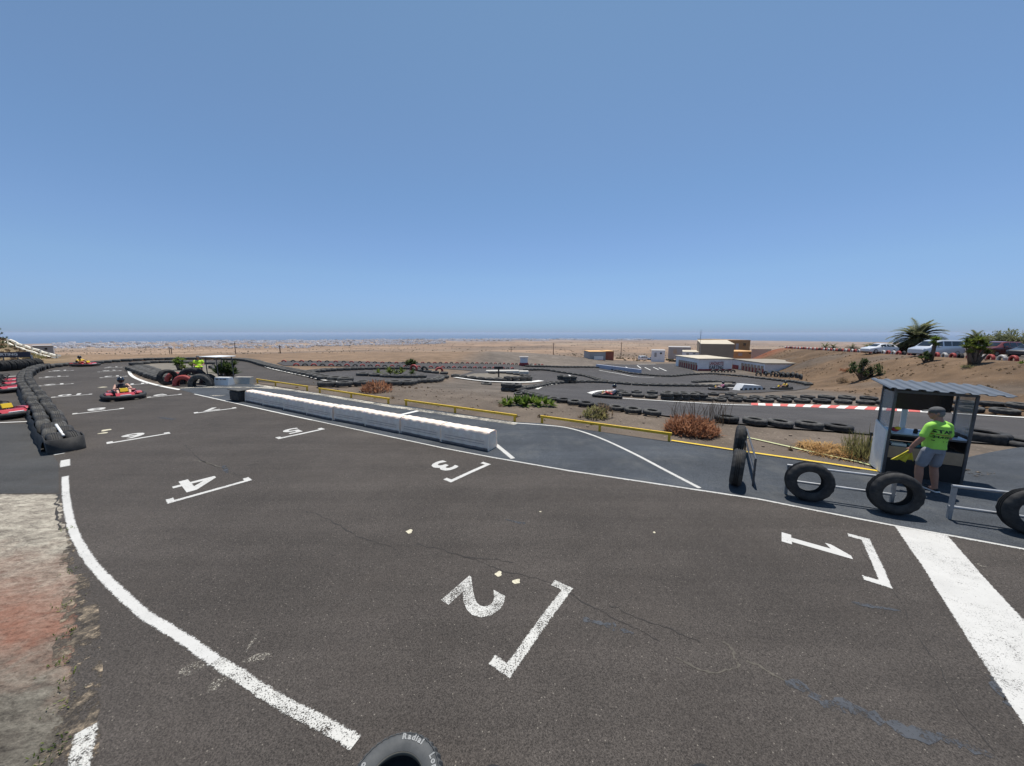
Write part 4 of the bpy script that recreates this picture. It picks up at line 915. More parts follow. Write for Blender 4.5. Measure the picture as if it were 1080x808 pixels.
# branch tips of the conifer at the upper left
root = empty('conifer_tree', on(-36, 33), 0, 'dark conifer whose branch tips reach in at the left edge', 'tree'); b = MB(); s = MB()
s.tube([(0, 0, -.2), (0, 0, 5.5)], [.16, .05], 8)
for z in np.arange(1.2, 5.4, .42):
    for k in range(7):
        a = 6.28 * k / 7 + z; L_ = 2.6 * (1 - (z - 1) / 6.5); e = Vector((math.cos(a) * L_, math.sin(a) * L_, z + .35)); s.tube([(0, 0, z), tuple(e * .5 + Vector((0, 0, z * .5 - .02))), tuple(e)], [.04, .028, .015], 5)
        for t in np.linspace(.45, 1, 7):
            q = Vector((0, 0, z)).lerp(e, t)
            for j in range(16): leaf(b, q, rdir(-30, 80), .22, .05, .1, .2, 2)
b.build('crown', M['leaf_dark'], root, False, fix=False); s.build('trunk', M['bark'], root, True)

# ------------------------------------------------------------------ pit lane furniture
def rail(p0, p1, h, mt, label, bars=(1.0,), rad=.03, posts=(0, 1), name='guard_rail', group=None, square=False, cat='rail'):
    p0 = Vector(p0); p1 = Vector(p1); root = empty(name, (p0.x, p0.y, Hs(p0.x, p0.y)), 0, label, cat, group); d = p1 - p0; d.z = Hs(p1.x, p1.y) - Hs(p0.x, p0.y); rz = math.atan2(d.y, d.x)
    for k in bars:
        b = MB()
        if square: b.box((0, 0, 0), (d.length, rad * 2, rad * 2.2), M=Matrix.Translation(d / 2 + Vector((0, 0, h * k))) @ d.to_track_quat('X', 'Z').to_matrix().to_4x4(), bev=.006)
        else: b.tube([Vector((0, 0, h * k)), d + Vector((0, 0, h * k))], rad, 10)
        b.build('rail_bar', mt, root, 40)
    for t in posts:
        b = MB(); q = d * t; b.box((q.x, q.y, q.z + h * .5 - .03), (rad * 1.9, rad * 1.9, h + .02), rz); b.build('post', mt, root)
    return root
YR = [((271, 404), (325, 412.5)), ((336.5, 414.5), (411, 426.5)), ((427, 428), (545, 445.5)), ((570, 446.3), (708, 466.5))]
for i, (a, c_) in enumerate(YR):
    rail(at(*a), at(*c_), .25, M['yellow_steel'], 'low yellow steel rail along the pit lane, %s from the booth' % ordw(4 - i), rad=.035, posts=(.015, .5, .985) if i else (.015, .4, .985), group='low yellow rails', square=True)
GP, GD = M['steel'], M['dark_steel']
rail((5.42, 6.42, 0), (6.9, 5.79, 0), .62, GP, 'grey steel guard frame carrying the two tyres before the booth', (.5, 1.0), .024, (.02, .98), 'safety_railing')
rail((7.50, 5.50, 0), (9.6, 4.61, 0), .62, GP, 'grey steel guard frame with one tyre at the right edge', (.4, 1.0), .026, (.015, .98), 'safety_railing')
rail((5.02, 6.72, 0), (6.35, 8.95, 0), .62, GD, 'grey steel guard frame behind the two tyres seen edge on', (.5, 1.0), .02, (.02, .98), 'safety_railing')
def van_tyre(x, y, axis, lean, label, sc_=1.0):
    Rm = Matrix.Rotation(axis, 4, 'Z') @ Matrix.Rotation(R(90) + lean, 4, 'X'); ctr = Rm @ Vector((0, 0, .107))
    return tyre(T_VAN, (x - ctr.x, y - ctr.y, .37 * sc_ + .03 - ctr.z), label, 'tyres hung on the guard frames', Rm.to_euler(), sc_)
ra = math.atan2(-.39, .92)
van_tyre(5.66, 6.16, ra, R(-4), 'upright tyre on the guard frame left of the one before the booth')
van_tyre(6.76, 5.68, ra + .05, R(-4), 'upright tyre on the guard frame right before the booth')
van_tyre(8.24, 5.04, ra, R(-4), 'upright tyre on the guard frame cut by the right edge')
rb = math.atan2(.82, .58)
van_tyre(4.72, 6.82, rb, R(3), 'nearer of the two upright tyres seen edge on', 1.04)
van_tyre(6.02, 8.72, rb + .04, R(3), 'farther of the two upright tyres seen edge on', 1.02)
# cream plastic barriers
b0 = at(517, 476.5); b1 = at(256, 424.6); bd = (b1 - b0); bl = bd.length; bd.normalize(); bnorm = Vector((-bd.y, bd.x, 0))
if bnorm.y < 0: bnorm = -bnorm
NB = 8; UL = bl / NB
def barrier_mesh():
    b = MB(); nx_ = 41; prof = [(-.21, 0), (-.215, .1), (-.20, .3), (-.185, .46), (-.165, .505), (-.12, .525), (0, .53), (.12, .525), (.165, .505), (.185, .46), (.20, .3), (.215, .1), (.21, 0)]
    vs = []
    for i in range(nx_):
        x = (i / (nx_ - 1) - .5) * UL * .985; t = (i / (nx_ - 1)) * 4 % 1.0; t = 1.0 if i == nx_ - 1 else t
        bulge = .008 * abs(math.sin(math.pi * t)) ** .45; endk = .03 if i in (0, nx_ - 1) else 0
        for y, z in prof:
            k = min(1, z / .1) * (1 if z < .5 else .3); vs.append((x, y + math.copysign(bulge * k - endk * .4, y) if abs(y) > .05 else y, z + .02 - (endk * .3 if z > .4 else 0) + (.006 * math.sin(i * .8) if z > .5 else 0)))
    m = len(prof)
    for i in range(nx_ - 1):
        for j in range(m - 1): b.f.append((i * m + j, i * m + m + j, i * m + m + j + 1, i * m + j + 1)); b.m.append(0)
    b.v = vs; b.f += [tuple(range(m)), tuple((nx_ - 1) * m + j for j in range(m - 1, -1, -1))]; b.m += [0, 0]
    return b
proto = None
for i in range(NB):
    off = bnorm * (.26 + .05 * math.sin(i * 1.1) - (.10 if i < 3 else (.03 if i < 5 else 0))); c_ = b0 + bd * (UL * (i + .5)) + off
    lab = 'cream plastic barrier beside the pit lane, %s from the near end' % ordw(i + 1)
    rz = math.atan2(-bd.y, -bd.x) + random.uniform(-.025, .025)
    if proto is None:
        root = empty('plastic_barrier', (c_.x, c_.y, .0), rz, lab, 'barrier', 'row of cream plastic barriers'); proto = root
        barrier_mesh().build('barrier_shell', M['plastic_cream'], root, 35)
        f = MB(); f.box((0, 0, .065), (UL * .96, .455, .09), bev=.02); f.build('foot', M['plastic_dark'], root)
        for y in (-.2165, .2165):
            for z in (.2, .27): 
                f = MB(); f.box((0, y * (.985 if z < .25 else .97), z), (UL * .8, .012, .012)); f.build('groove', mat('plastic_groove', (.38, .29, .25), .8) if 'plastic_groove' not in bpy.data.materials else bpy.data.materials['plastic_groove'], root)
    else:
        root = copy_tree(proto); root.location = (c_.x, c_.y, 0); root.rotation_euler = (0, 0, rz); root['label'] = lab
for px, py in ((447, 461), (264, 421.5)):
    pass
c_ = b0 + bd * (bl + .55) + bnorm * .22
root = empty('rubber_bollard', (c_.x, c_.y, 0), math.atan2(bd.y, bd.x), 'black rubber wrapped block at the far end of the cream barriers', 'barrier')
b = MB(); b.box((0, 0, .27), (1.0, .62, .5), bev=.07); b.build('wrapped_block', M['belt'], root, 40)
b = MB(); b.box((0, 0, .545), (1.04, .7, .05), bev=.02); b.build('lid', M['tyre_dusty'], root)
# concrete blocks at the marshal post
def trapblock(px, py, L_, h, rz, m, label, marks=False):
    p = at(px, py); root = empty('concrete_block', p, rz, label, 'concrete block'); b = MB()
    b.prism([(-.25, 0), (.25, 0), (.14, h), (-.14, h)], -L_ / 2, L_ / 2, Matrix.Rotation(R(90), 4, 'Z')); b.build('block', m, root)
    if marks:
        k = MB()
        for x, w in ((-.28, .16), (-.02, .1), (.14, .06), (.26, .12)): k.box((x, -.192, h * .78), (w, .012, .05))
        k.build('lettering', M['black'], root)
    return root
trapblock(237, 406.3, .95, .5, R(-6), M['white'], 'white concrete block with dark marks in front of the canopy', True)
trapblock(258, 405, 1.1, .45, R(-6), M['concrete'], 'cream concrete block right of the white one by the pit lane')
# small canopy
p = at(231, 404); root = empty('canopy', p, R(-20), 'small shade canopy on four thin dark posts beside the pit lane', 'canopy')
for x, y in ((-.5, -.3), (.55, -.3), (-.3, .45), (.75, .45)):
    b = MB(); b.tube([(x, y, -.05), (x, y, 1.68)], .028, 8); b.build('post', M['dark_steel'], root)
b = MB(); b.box((.1, .05, 1.71), (1.6, 1.15, .05), bev=.015); b.build('roof', M['white'], root)
b = MB(); b.box((-.55, 0, 1.60), (.06, 1.0, .12)); b.build('crossbeam', M['wood'], root)

# ------------------------------------------------------------------ people
def limb(a, b_, c_, r0, r1, r2, r3): 
    a, b_, c_ = Vector(a), Vector(b_), Vector(c_)
    return ([a, a.lerp(b_, .45), b_, b_.lerp(c_, .35), c_], [r0, (r0 + r1) / 2 + .004, r1, r2, r3])
def mats_(name, col): return M.setdefault(name, mat(name, col, .85, var=.12, scale=12))
M['hair'] = mat('grey_hair', (.16, .15, .14), .8, var=.3, scale=60)
M['helmet'] = mat('black_helmet', (.012, .012, .014), .2, clear=.5)
def hand(p, fwd, up, k=1.0, curl=.6, side=1):
    """palm and five fingers as tubes"""
    p = Vector(p); f = Vector(fwd).normalized(); u = Vector(up).normalized(); s = f.cross(u).normalized() * side; out = []
    out.append(([p, p + f * .045 * k, p + f * .085 * k], [.026 * k, .034 * k, .030 * k]))
    for i, (o, L_) in enumerate(((-.030, .062), (-.010, .074), (.010, .07), (.030, .054))):
        q = p + f * .085 * k + s * o * k; q2 = q + (f * (1 - curl * .4) - u * curl * .5) * L_ * .5 * k; q3 = q2 + (f * (1 - curl) - u * curl) * L_ * .5 * k
        out.append(([q - f * .02, q, q2, q3], [.010 * k, .010 * k, .009 * k, .0075 * k]))
    q = p + f * .02 * k - s * .03 * k; out.append(([p, q, q + (f * .7 - s * .6 - u * .4 * curl).normalized() * .05 * k], [.014 * k, .012 * k, .009 * k]))
    return out
def seated(kind, label, M4, colours, helmet='helmet', voxel=.022, sleeves=True):
    """a figure sitting with legs forward and hands on a wheel; +X is forward"""
    shirt, trous, skin = colours
    root = empty('person', (0, 0, 0), 0, label, 'person'); root.matrix_world = M4
    hip, chest, neck, head = (-.36, 0, .24), (-.46, 0, .52), (-.47, 0, .70), (-.45, 0, .84)
    T = [([hip, (-.43, 0, .40), chest, (-.47, 0, .64)], [.14, .14, .16, .11], .8), ([(-.47, 0, .62), neck, head], [.06, .055, .08])]
    A = []; Lg = []
    for s in (-1, 1):
        if kind == 'kart':
            A.append(limb((-.46, s * .19, .60), (-.24, s * .29, .42), (-.02, s * .14, .46), .058, .045, .04, .032)); Lg.append(limb((-.34, s * .09, .22), (.08, s * .2, .40), (.42, s * .18, .17), .085, .062, .055, .042))
            T += hand((-.03, s * .14, .47), (.7, -s * .3, .1), (0, 0, 1), 1, .8, s); T.append(([(.42, s * .18, .17), (.50, s * .18, .14), (.58, s * .18, .2)], [.045, .045, .035]))
        else:
            A.append(limb((-.46, s * .19, .60), (-.36, s * .25, .36), (-.12, s * .12, .34), .058, .045, .04, .032)); Lg.append(limb((-.34, s * .09, .22), (.06, s * .14, .24), (.10, s * .12, -.2), .085, .062, .055, .042))
            T += hand((-.12, s * .12, .34), (.8, -s * .4, 0), (0, 0, 1), 1, .7, s); T.append(([(.10, s * .12, -.2), (.22, s * .12, -.24)], [.045, .035]))
    T += [t for t in A + Lg]
    blob('body', skin, T, [(head, .10, (1, .86, 1.15)), ((-.35, 0, .83), .022, (1, .8, 1))], voxel, root)
    sh = [([(-.37, 0, .26), (-.43, 0, .40), chest, (-.47, 0, .65)], [.155, .155, .175, .12], .82)] + ([([a[0][0], a[0][1]], [a[1][0] + .02, a[1][1] + .02]) for a in A] if sleeves else [])
    blob('shirt', shirt, sh, [], voxel, root)
    blob('shorts', trous, [([(-.36, 0, .2), (-.35, 0, .27)], [.165, .155], .8)] + [([l[0][0], l[0][1], l[0][2]], [l[1][0] + .016, l[1][1] + .014, l[1][2] + .008]) for l in Lg], [], voxel, root)
    if helmet:
        b = MB(); b.ball((-.45, 0, .85), .145, 18, e=(1.05, .92, 1.05)); hm = b.build('helmet', M[helmet], root, True)
        b = MB(); b.ball((-.43, 0, .855), .137, 16, e=(1.07, .9, .42)); b.build('visor', M['glass'], hm, True)
    else:
        b = MB(); b.ball((-.465, 0, .875), .108, 16, e=(1, .9, .95)); b.build('hair', M['hair'], root, True)
    return root
# ------------------------------------------------------------------ karts
def make_kart(label, group):
    root = empty('kart', (0, 0, 0), 0, label, 'kart', group)
    b = MB(); b.box((0, 0, .075), (1.35, .62, .025)); b.tube([(-.75, -.3, .09), (.6, -.3, .09)], .016, 6); b.tube([(-.75, .3, .09), (.6, .3, .09)], .016, 6); b.tube([(-.52, -.55, .13), (-.52, .55, .13)], .018, 6); b.build('chassis', M['dark_steel'], root)
    b = MB(); loop = []
    for k in range(40):
        a = 2 * math.pi * k / 40; c, s = math.cos(a), math.sin(a); n = 3.4; r = (abs(c) ** n + abs(s) ** n) ** (-1 / n); loop.append(Vector((c * r * .95, s * r * .69 * (1 - .12 * max(0, c)), .13)))
    b.tube(loop + [loop[0]], .075, 10, False, 1.25); b.build('bumper', M['belt'], root, True)
    for s in (-1, 1):
        b = MB(); b.slab([(-.34, s * .36), (.36, s * .36), (.44, s * .5), (.30, s * .60), (-.36, s * .60)], .12, .245); b.prism([(-.34, .245), (.42, .245), (.30, .31), (-.30, .285)], s * .40, s * .58); b.build('side_pod', M['red'], root)
    b = MB(); b.prism([(.40, .12), (.86, .12), (.80, .20), (.52, .30), (.42, .30)], -.30, .30); b.build('nose', M['red'], root)
    b = MB(); b.box((.855, 0, .2), (.03, .36, .1), M=Matrix.Translation((0, 0, 0)), bev=.01); b.build('nose_plate', M['white'], root)
    b = MB(); b.box((0, 0, 0), (.03, .26, .19), M=Matrix.Translation((.30, 0, .42)) @ Matrix.Rotation(R(-25), 4, 'Y'), bev=.012); b.build('number_panel', M['yellow'], root)
    b = MB(); n = 20; b.lathe([(.15 + .015 * math.cos(a), .015 * math.sin(a)) for a in np.linspace(0, 2 * math.pi, 7)[:-1]], 20, True, Matrix.Translation((.05, 0, .47)) @ Matrix.Rotation(R(-50), 4, 'Y')); b.tube([(.05, 0, .47), (.36, 0, .16)], .015, 6); b.box((.05, 0, .47), (.02, .27, .03)); b.build('steering_wheel', M['black'], root, 40)
    b = MB(); b.prism([(-.16, .10), (-.5, .10), (-.66, .52), (-.58, .54), (-.44, .18), (-.16, .15)], -.21, .21)
    for s in (-1, 1): b.prism([(-.16, .10), (-.5, .10), (-.66, .52), (-.5, .40), (-.2, .24)], s * .19, s * .22)
    b.build('seat', M['black'], root)
    for x, y, r, w in ((.55, .52, .125, .13), (.55, -.52, .125, .13), (-.52, .5, .14, .2), (-.52, -.5, .14, .2)):
        b = MB(); MM = Matrix.Translation((x, y, r)) @ Matrix.Rotation(R(90), 4, 'X')
        b.lathe([(.06, -w / 2), (r - .03, -w / 2), (r, -w / 2 + .03), (r, w / 2 - .03), (r - .03, w / 2), (.06, w / 2)], 20, True, MM); w_ = b.build('wheel', M['tyre'], root, 40)
        b = MB(); b.lathe([(0.001, -w * .3), (.062, -w * .35), (.062, w * .35), (.001, w * .3)], 14, False, MM); b.build('rim', M['steel'], w_)
    b = MB(); b.box((-.38, -.34, .22), (.34, .22, .22), bev=.03); b.tube([(-.4, -.34, .33), (-.7, -.30, .30)], .05, 8); b.build('engine', M['dark_steel'], root, 40)
    b = MB(); b.box((-.88, 0, .26), (.1, 1.0, .12), bev=.04); b.build('rear_bumper', M['red'], root)
    return root
trk = math.atan2(-.455, .89)
kproto = None
def kart(px, py, head, label, group=None, driver=None, dlabel=None, loc=None, tint=None, voxel=.022, helmet='helmet'):
    global kproto
    p = loc or at(px, py); z = Hs(p.x, p.y) + .045
    if kproto is None: kproto = make_kart(label, group); k = kproto
    else: k = copy_tree(kproto)
    k.location = (p.x, p.y, z); k.rotation_euler = (0, 0, head); k['label'] = label
    # lie on the slope
    e = .6; gx_ = (Hs(p.x + e, p.y) - Hs(p.x - e, p.y)) / (2 * e); gy_ = (Hs(p.x, p.y + e) - Hs(p.x, p.y - e)) / (2 * e)
    nrm = Vector((-gx_, -gy_, 1)).normalized(); f = Vector((math.cos(head), math.sin(head), 0)); f = (f - nrm * f.dot(nrm)).normalized(); l = nrm.cross(f)
    M4 = Matrix(((f.x, l.x, nrm.x, p.x), (f.y, l.y, nrm.y, p.y), (f.z, l.z, nrm.z, z), (0, 0, 0, 1)))
    k.rotation_euler = M4.to_euler()
    if group: k['group'] = group
    elif 'group' in k: del k['group']
    if tint:
        for ch in k.children:
            if ch.name.startswith(('side_pod', 'nose', 'rear_bumper')) and not ch.name.startswith('nose_plate'): ch.material_slots[0].link = 'OBJECT'; ch.material_slots[0].material = tint
    if driver: seated('kart', dlabel, M4, driver, helmet, voxel, px != 131.5)
    else:
        for ch in list(k.children):
            if ch.name.startswith('number_panel') and px != 5: bpy.data.objects.remove(ch)
    return k
W_, BK, RD, YL, PKc = mats_('white_cloth', (.62, .60, .58)), mats_('black_cloth', (.03, .03, .035)), mats_('red_cloth', (.55, .05, .05)), mats_('yellow_cloth', (.70, .45, .05)), mats_('pink_cloth', (.60, .20, .34))
kart(131.5, 420.5, trk - R(10), 'red and black kart with a yellow panel, driven up the start grid', None, (BK, BK, M['skin_pale']), 'kart driver in dark vest and black helmet on the start grid')
kart(90.5, 386.5, trk + R(28), 'distant red kart at the far end of the start straight', None, (YL, RD, M['skin']), 'distant driver in yellow and red at the far end of the straight', voxel=.03)
kart(640, 420.5, R(170), 'dark kart rounding the white apron of the lower bend', None, (W_, RD, M['skin_pale']), 'driver in a white shirt rounding the lower bend', tint=M['black'])
kart(757.5, 411.8, R(165), 'pink and dark kart on the middle lane before the dirt strip', None, (PKc, W_, M['skin_pale']), 'driver in a pink top on the middle lane', tint=M['black'], voxel=.03)
kart(824, 411.3, R(178), 'black kart entering the far right bend', None, (YL, BK, M['skin']), 'driver in a yellow shirt entering the far right bend', tint=M['black'], voxel=.03)
kart(5, 440, trk + R(12), 'parked red and yellow kart beside the tyre wall, nearest of the parked ones', 'karts parked in the pit')
for i, (px, py) in enumerate([(1, 414.0), (5.5, 408.5), (7, 404.5)]):
    kart(px, py, trk + R(20), 'red parked kart in the pit row, %s behind the nearest parked kart' % ordw(i + 1), 'karts parked in the pit')
ribbon('pit_stall_line', P([(-8, 447), (35, 445.3)]), .1, .034, M['paint_far'])
ribbon('pit_stall_line', P([(0, 398), (20, 397)]), .3, .034, M['paint_far'])
# seated marshal
HV = mats_('hi_vis_cloth', (.50, .75, .04)); OR = mats_('orange_cloth', (.75, .20, .06))
p = at(203.5, 404); seated('sit', 'seated marshal in a yellow green vest among the big tyres', Matrix.Translation((p.x, p.y + .55, Hs(p.x, p.y) + .74)) @ Matrix.Rotation(R(-50), 4, 'Z'), (HV, HV, M['skin']), None)

# ------------------------------------------------------------------ booth
BZ = R(-30); bo = Vector((8.45, 7.40, .03)); BW, BD_, BH = 1.17, .62, 1.97
booth = empty('marshal_booth', bo, BZ, 'small white and black marshal booth with a corrugated roof and open counter', 'booth')
for x, y in ((.0, .0), (BW, .0), (0, BD_), (BW, BD_)):
    b = MB(); h = BH - .06 * (x > 0) - .0; b.box((x, y, h / 2), (.045, .045, h), bev=.006); b.build('post', M['dark_steel'], booth)
b = MB(); nx_ = 64; x0, x1, y0, y1 = -.16, BW + .40, -.2, BD_ + .28; vs = []
for zoff in (0, -.012):
    for i in range(nx_ + 1):
        x = x0 + (x1 - x0) * i / nx_; zz = BH + .05 - .045 * (x - x0) / 1 * .55 + .022 * (1 if math.sin(2 * math.pi * (x - x0) / .21) > 0.2 else -1) * .6
        vs += [(x, y0, zz - .03 + zoff), (x, y1, zz + .055 + zoff)]
n2 = (nx_ + 1) * 2
fs = [(2 * i, 2 * i + 2, 2 * i + 3, 2 * i + 1) for i in range(nx_)] + [(n2 + 2 * i, n2 + 2 * i + 1, n2 + 2 * i + 3, n2 + 2 * i + 2) for i in range(nx_)] + [(2 * i, n2 + 2 * i, n2 + 2 * i + 2, 2 * i + 2) for i in range(nx_)] + [(2 * i + 1, 2 * i + 3, n2 + 2 * i + 3, n2 + 2 * i + 1) for i in range(nx_)]
b.add(vs, fs); b.build('roof', mat('corrugated_sheet', (.115, .13, .15), .5, .3, var=.12, scale=5), booth)
b = MB()
for y in (.0, BD_): b.box((BW / 2, y, BH - .075), (BW - .05, .035, .05))
b.build('roof_beam', M['dark_steel'], booth)
b = MB(); b.prism([(-.004, .02), (BD_, .02), (BD_, 1.12), (-.004, 1.0)], -.052, -.026, Matrix(((0, 1, 0, 0), (1, 0, 0, 0), (0, 0, 1, 0), (0, 0, 0, 1)))); b.build('side_panel', M['white'], booth)
g = bpy.data.materials.new('dusty_clear_sheet'); g.use_nodes = True; bs = g.node_tree.nodes['Principled BSDF']; bs.inputs['Base Color'].default_value = (.45, .47, .48, 1); bs.inputs['Alpha'].default_value = .42; bs.inputs['Roughness'].default_value = .15
for x in (0, BW):
    b = MB(); b.box((x, BD_ / 2, 1.45), (.008, BD_ - .05, .84)); b.build('side_window', g, booth)
b = MB(); b.box((BW / 2, BD_ - .01, .2), (BW - .05, .02, .36)); b.box((BW / 2, .0, .20), (BW - .05, .02, .38)); b.build('lower_panel', M['black'], booth)
b = MB(); b.box((BW / 2 - .005, -.006, .53), (BW - .06, .022, .27), bev=.004); b.build('front_board', M['wood'], booth)
b = MB(); b.box((BW / 2, BD_ / 2, .655), (BW - .06, BD_ - .05, .02)); b.build('shelf', M['dark_steel'], booth)
b = MB(); b.box((BW / 2, BD_ / 2 + .0, .955), (BW - .05, BD_ + .0, .03), bev=.004); b.build('counter', mat('pale_laminate', (.42, .50, .60), .35), booth)
b = MB(); b.box((BW / 2, -.004, .925), (BW - .06, .025, .03)); b.build('counter_edge', M['dark_steel'], booth)
b = MB(); b.box((BW / 2, BD_ + .0, .80), (BW - .05, .015, .26)); b.build('back_panel', M['black'], booth)
b = MB(); b.box((BW, BD_ / 2, .5), (.012, BD_ - .05, .92)); b.build('side_board', M['black'], booth)
b = MB(); b.box((BW * .47, BD_ - .03, 1.66), (BW * .93, .03, .48), bev=.008); b.build('display_screen', mat('black_screen', (.008, .008, .01), .25), booth)
b = MB(); b.box((.42, BD_ + .05, 1.2), (.09, .03, .5)); b.build('back_upright', M['white'], booth)
def inb(x, y, z): 
    q = Matrix.Rotation(BZ, 3, 'Z') @ Vector((x, y, z)); return bo + q
def small(name, mb, mts, loc, label, cat, rz=0, smooth=40): return tag(mb.build(name, mts, None, smooth, loc, BZ + rz), label, cat)
b = MB(); b.ball((0, 0, .055), .06, 12, e=(1.2, 1, .9)); b.mi = 1; b.ball((.03, -.02, .085), .05, 12, e=(1.2, 1, .8)); b.mi = 0
small('signal_flags', b, [M['red'], M['yellow']], inb(.12, .12, .971), 'bundle of red and yellow cloth on the left end of the counter', 'cloth bundle')
b = MB(); b.tube([(0, 0, 0), (0, 0, .05)], .035, 10); b.ball((0, 0, .07), .035, 10); b.tube([(.0, 0, .06), (.13, .03, .03), (.25, 0, .01)], .01, 6)
small('microphone', b, M['black'], inb(.45, .15, .971), 'black microphone with a cable on the counter left of the staff man', 'microphone')
b = MB(); b.box((0, 0, .03), (.2, .16, .06), bev=.025); small('folded_towel', b, mats_('teal_cloth', (.06, .22, .24)), inb(.46, .16, .666), 'folded teal cloth on the shelf under the counter', 'cloth')
b = MB()
for k in range(4): b.box((random.uniform(-.01, .01), random.uniform(-.01, .01), .008 + k * .014), (.24, .18, .012), random.uniform(-.1, .1))
small('paper_stack', b, M['white'], inb(.2, .15, .666), 'stack of pale papers on the shelf beside the teal cloth', 'papers')
b = MB(); b.box((0, 0, .02), (.12, .1, .04), bev=.01); small('radio', b, M['black'], inb(1.02, .2, .971), 'small black radio on the right end of the counter', 'radio')

# ------------------------------------------------------------------ the staff man
mz = math.atan2(.866, .5) - R(90) + R(26)
man = empty('person', (8.38, 6.52, .03), mz, 'man in a lime staff shirt, grey shorts and cap standing at the booth', 'person')
T = [([(0, .0, .86), (0, .01, .98), (0, .01, 1.12), (0, -.01, 1.27), (0, -.02, 1.39)], [.135, .135, .155, .175, .12], .66), ([(0, -.02, 1.36), (0, .0, 1.46), (-.01, .03, 1.55)], [.07, .062, .07])]
AL = limb((-.178, -.02, 1.36), (-.265, -.01, 1.10), (-.31, .10, .88), .054, .045, .046, .032)
AR = limb((.178, -.02, 1.36), (.245, .0, 1.12), (.21, .20, .97), .054, .045, .046, .032)
LL_ = limb((-.095, 0, .84), (-.14, .06, .48), (-.14, .02, .09), .085, .062, .064, .042)
LR_ = limb((.095, 0, .84), (.12, .05, .48), (.13, -.02, .09), .085, .062, .064, .042)
T += [AL, AR, LL_, LR_] + hand((-.31, .10, .875), (-.05, .15, -1), (1, 0, 0), 1.05, .75, 1) + hand((.21, .20, .97), (0, 1, .05), (0, 0, 1), 1.05, .5, -1)
T += [([(-.14, .02, .07), (-.145, .12, .045), (-.15, .18, .04)], [.05, .045, .03]), ([(.13, -.02, .07), (.14, .08, .045), (.145, .14, .04)], [.05, .045, .03])]
hd = Vector((-.015, .045, 1.60)); fa = Vector((-.75, .62, -.22)).normalized(); sd_ = Vector((fa.y, -fa.x, 0)).normalized(); up_ = sd_.cross(fa)
hb = [(hd, .098, (.9, .98, 1.16)), (hd + fa * .045 - up_ * .045, .062, (1, 1, 1)), (hd + fa * .105 - up_ * .01, .018, (1, 1, 1.2)), (hd + fa * .088 + up_ * .028, .022, (1.2, 1.2, .6)), (hd + fa * .09 - up_ * .055, .016, (1.3, 1.3, .7)), (hd + fa * .07 - up_ * .09, .028, (1, 1, .8))]
for s in (-1, 1): hb.append((hd + sd_ * s * .088 - fa * .01, .026, (.5, .9, 1.2)))
blob('body', M['skin'], T, hb, .0095, man, smooth_it=4)
M['lime'] = mat('lime_shirt', (.36, .72, .10), .85, var=.08, scale=9, bump=.25, bscale=12)
shirt = blob('shirt', M['lime'], [([(0, .0, .90), (0, .01, 1.0), (0, .01, 1.12), (0, -.01, 1.27), (0, -.02, 1.385), (0, -.015, 1.42)], [.190, .184, .188, .198, .160, .09], .72), ([(-.178, -.02, 1.36), (-.09, -.02, 1.395), (.09, -.02, 1.395), (.178, -.02, 1.36)], [.064, .072, .072, .064])] + [([A_[0][0], A_[0][1], A_[0][1].lerp(A_[0][2], .55)], [.064, .064, .066]) for A_ in (AL, AR)], [], .012, man, smooth_it=5)
blob('shorts', mat('grey_shorts', (.22, .23, .26), .9, var=.12, scale=8), [([(0, 0, .82), (0, 0, .93)], [.168, .175], .72)] + [([L_[0][0], L_[0][1], L_[0][1].lerp(L_[0][2], .55)], [.098, .093, .090]) for L_ in (LL_, LR_)], [], .012, man)
for (x, y) in ((-.145, .08), (.14, .04)):
    b = MB(); b.box((x, y + .01, .055), (.10, .27, .08), bev=.035); sh = b.build('shoe', M['black'], man, True); b = MB(); b.box((x, y + .01, .014), (.098, .272, .028), bev=.012); b.build('sole', M['white'], sh)
b = MB(); c_ = hd + up_ * .055 - fa * .005
b.ball((0, 0, 0), .108, 18, M=Matrix.Translation(c_) @ Matrix(((sd_.x, fa.x, up_.x, 0), (sd_.y, fa.y, up_.y, 0), (sd_.z, fa.z, up_.z, 0), (0, 0, 0, 1))), e=(.93, 1.03, .72))
b.slab([(-.07, .06), (.07, .06), (.062, .15), (.03, .185), (-.03, .185), (-.062, .15)], -.012, .002, Matrix.Translation(c_ + up_ * .012) @ Matrix(((sd_.x, fa.x, up_.x, 0), (sd_.y, fa.y, up_.y, 0), (sd_.z, fa.z, up_.z, 0), (0, 0, 0, 1))))
b.build('cap', mat('grey_cap', (.09, .09, .09), .9, var=.2, scale=20), man, 40)
b = MB(); b.ball((0, 0, 0), .101, 16, M=Matrix.Translation(hd - fa * .014 + up_ * .0), e=(.92, .98, 1.0)); 
hair = b.build('hair', M['hair'], man, True)
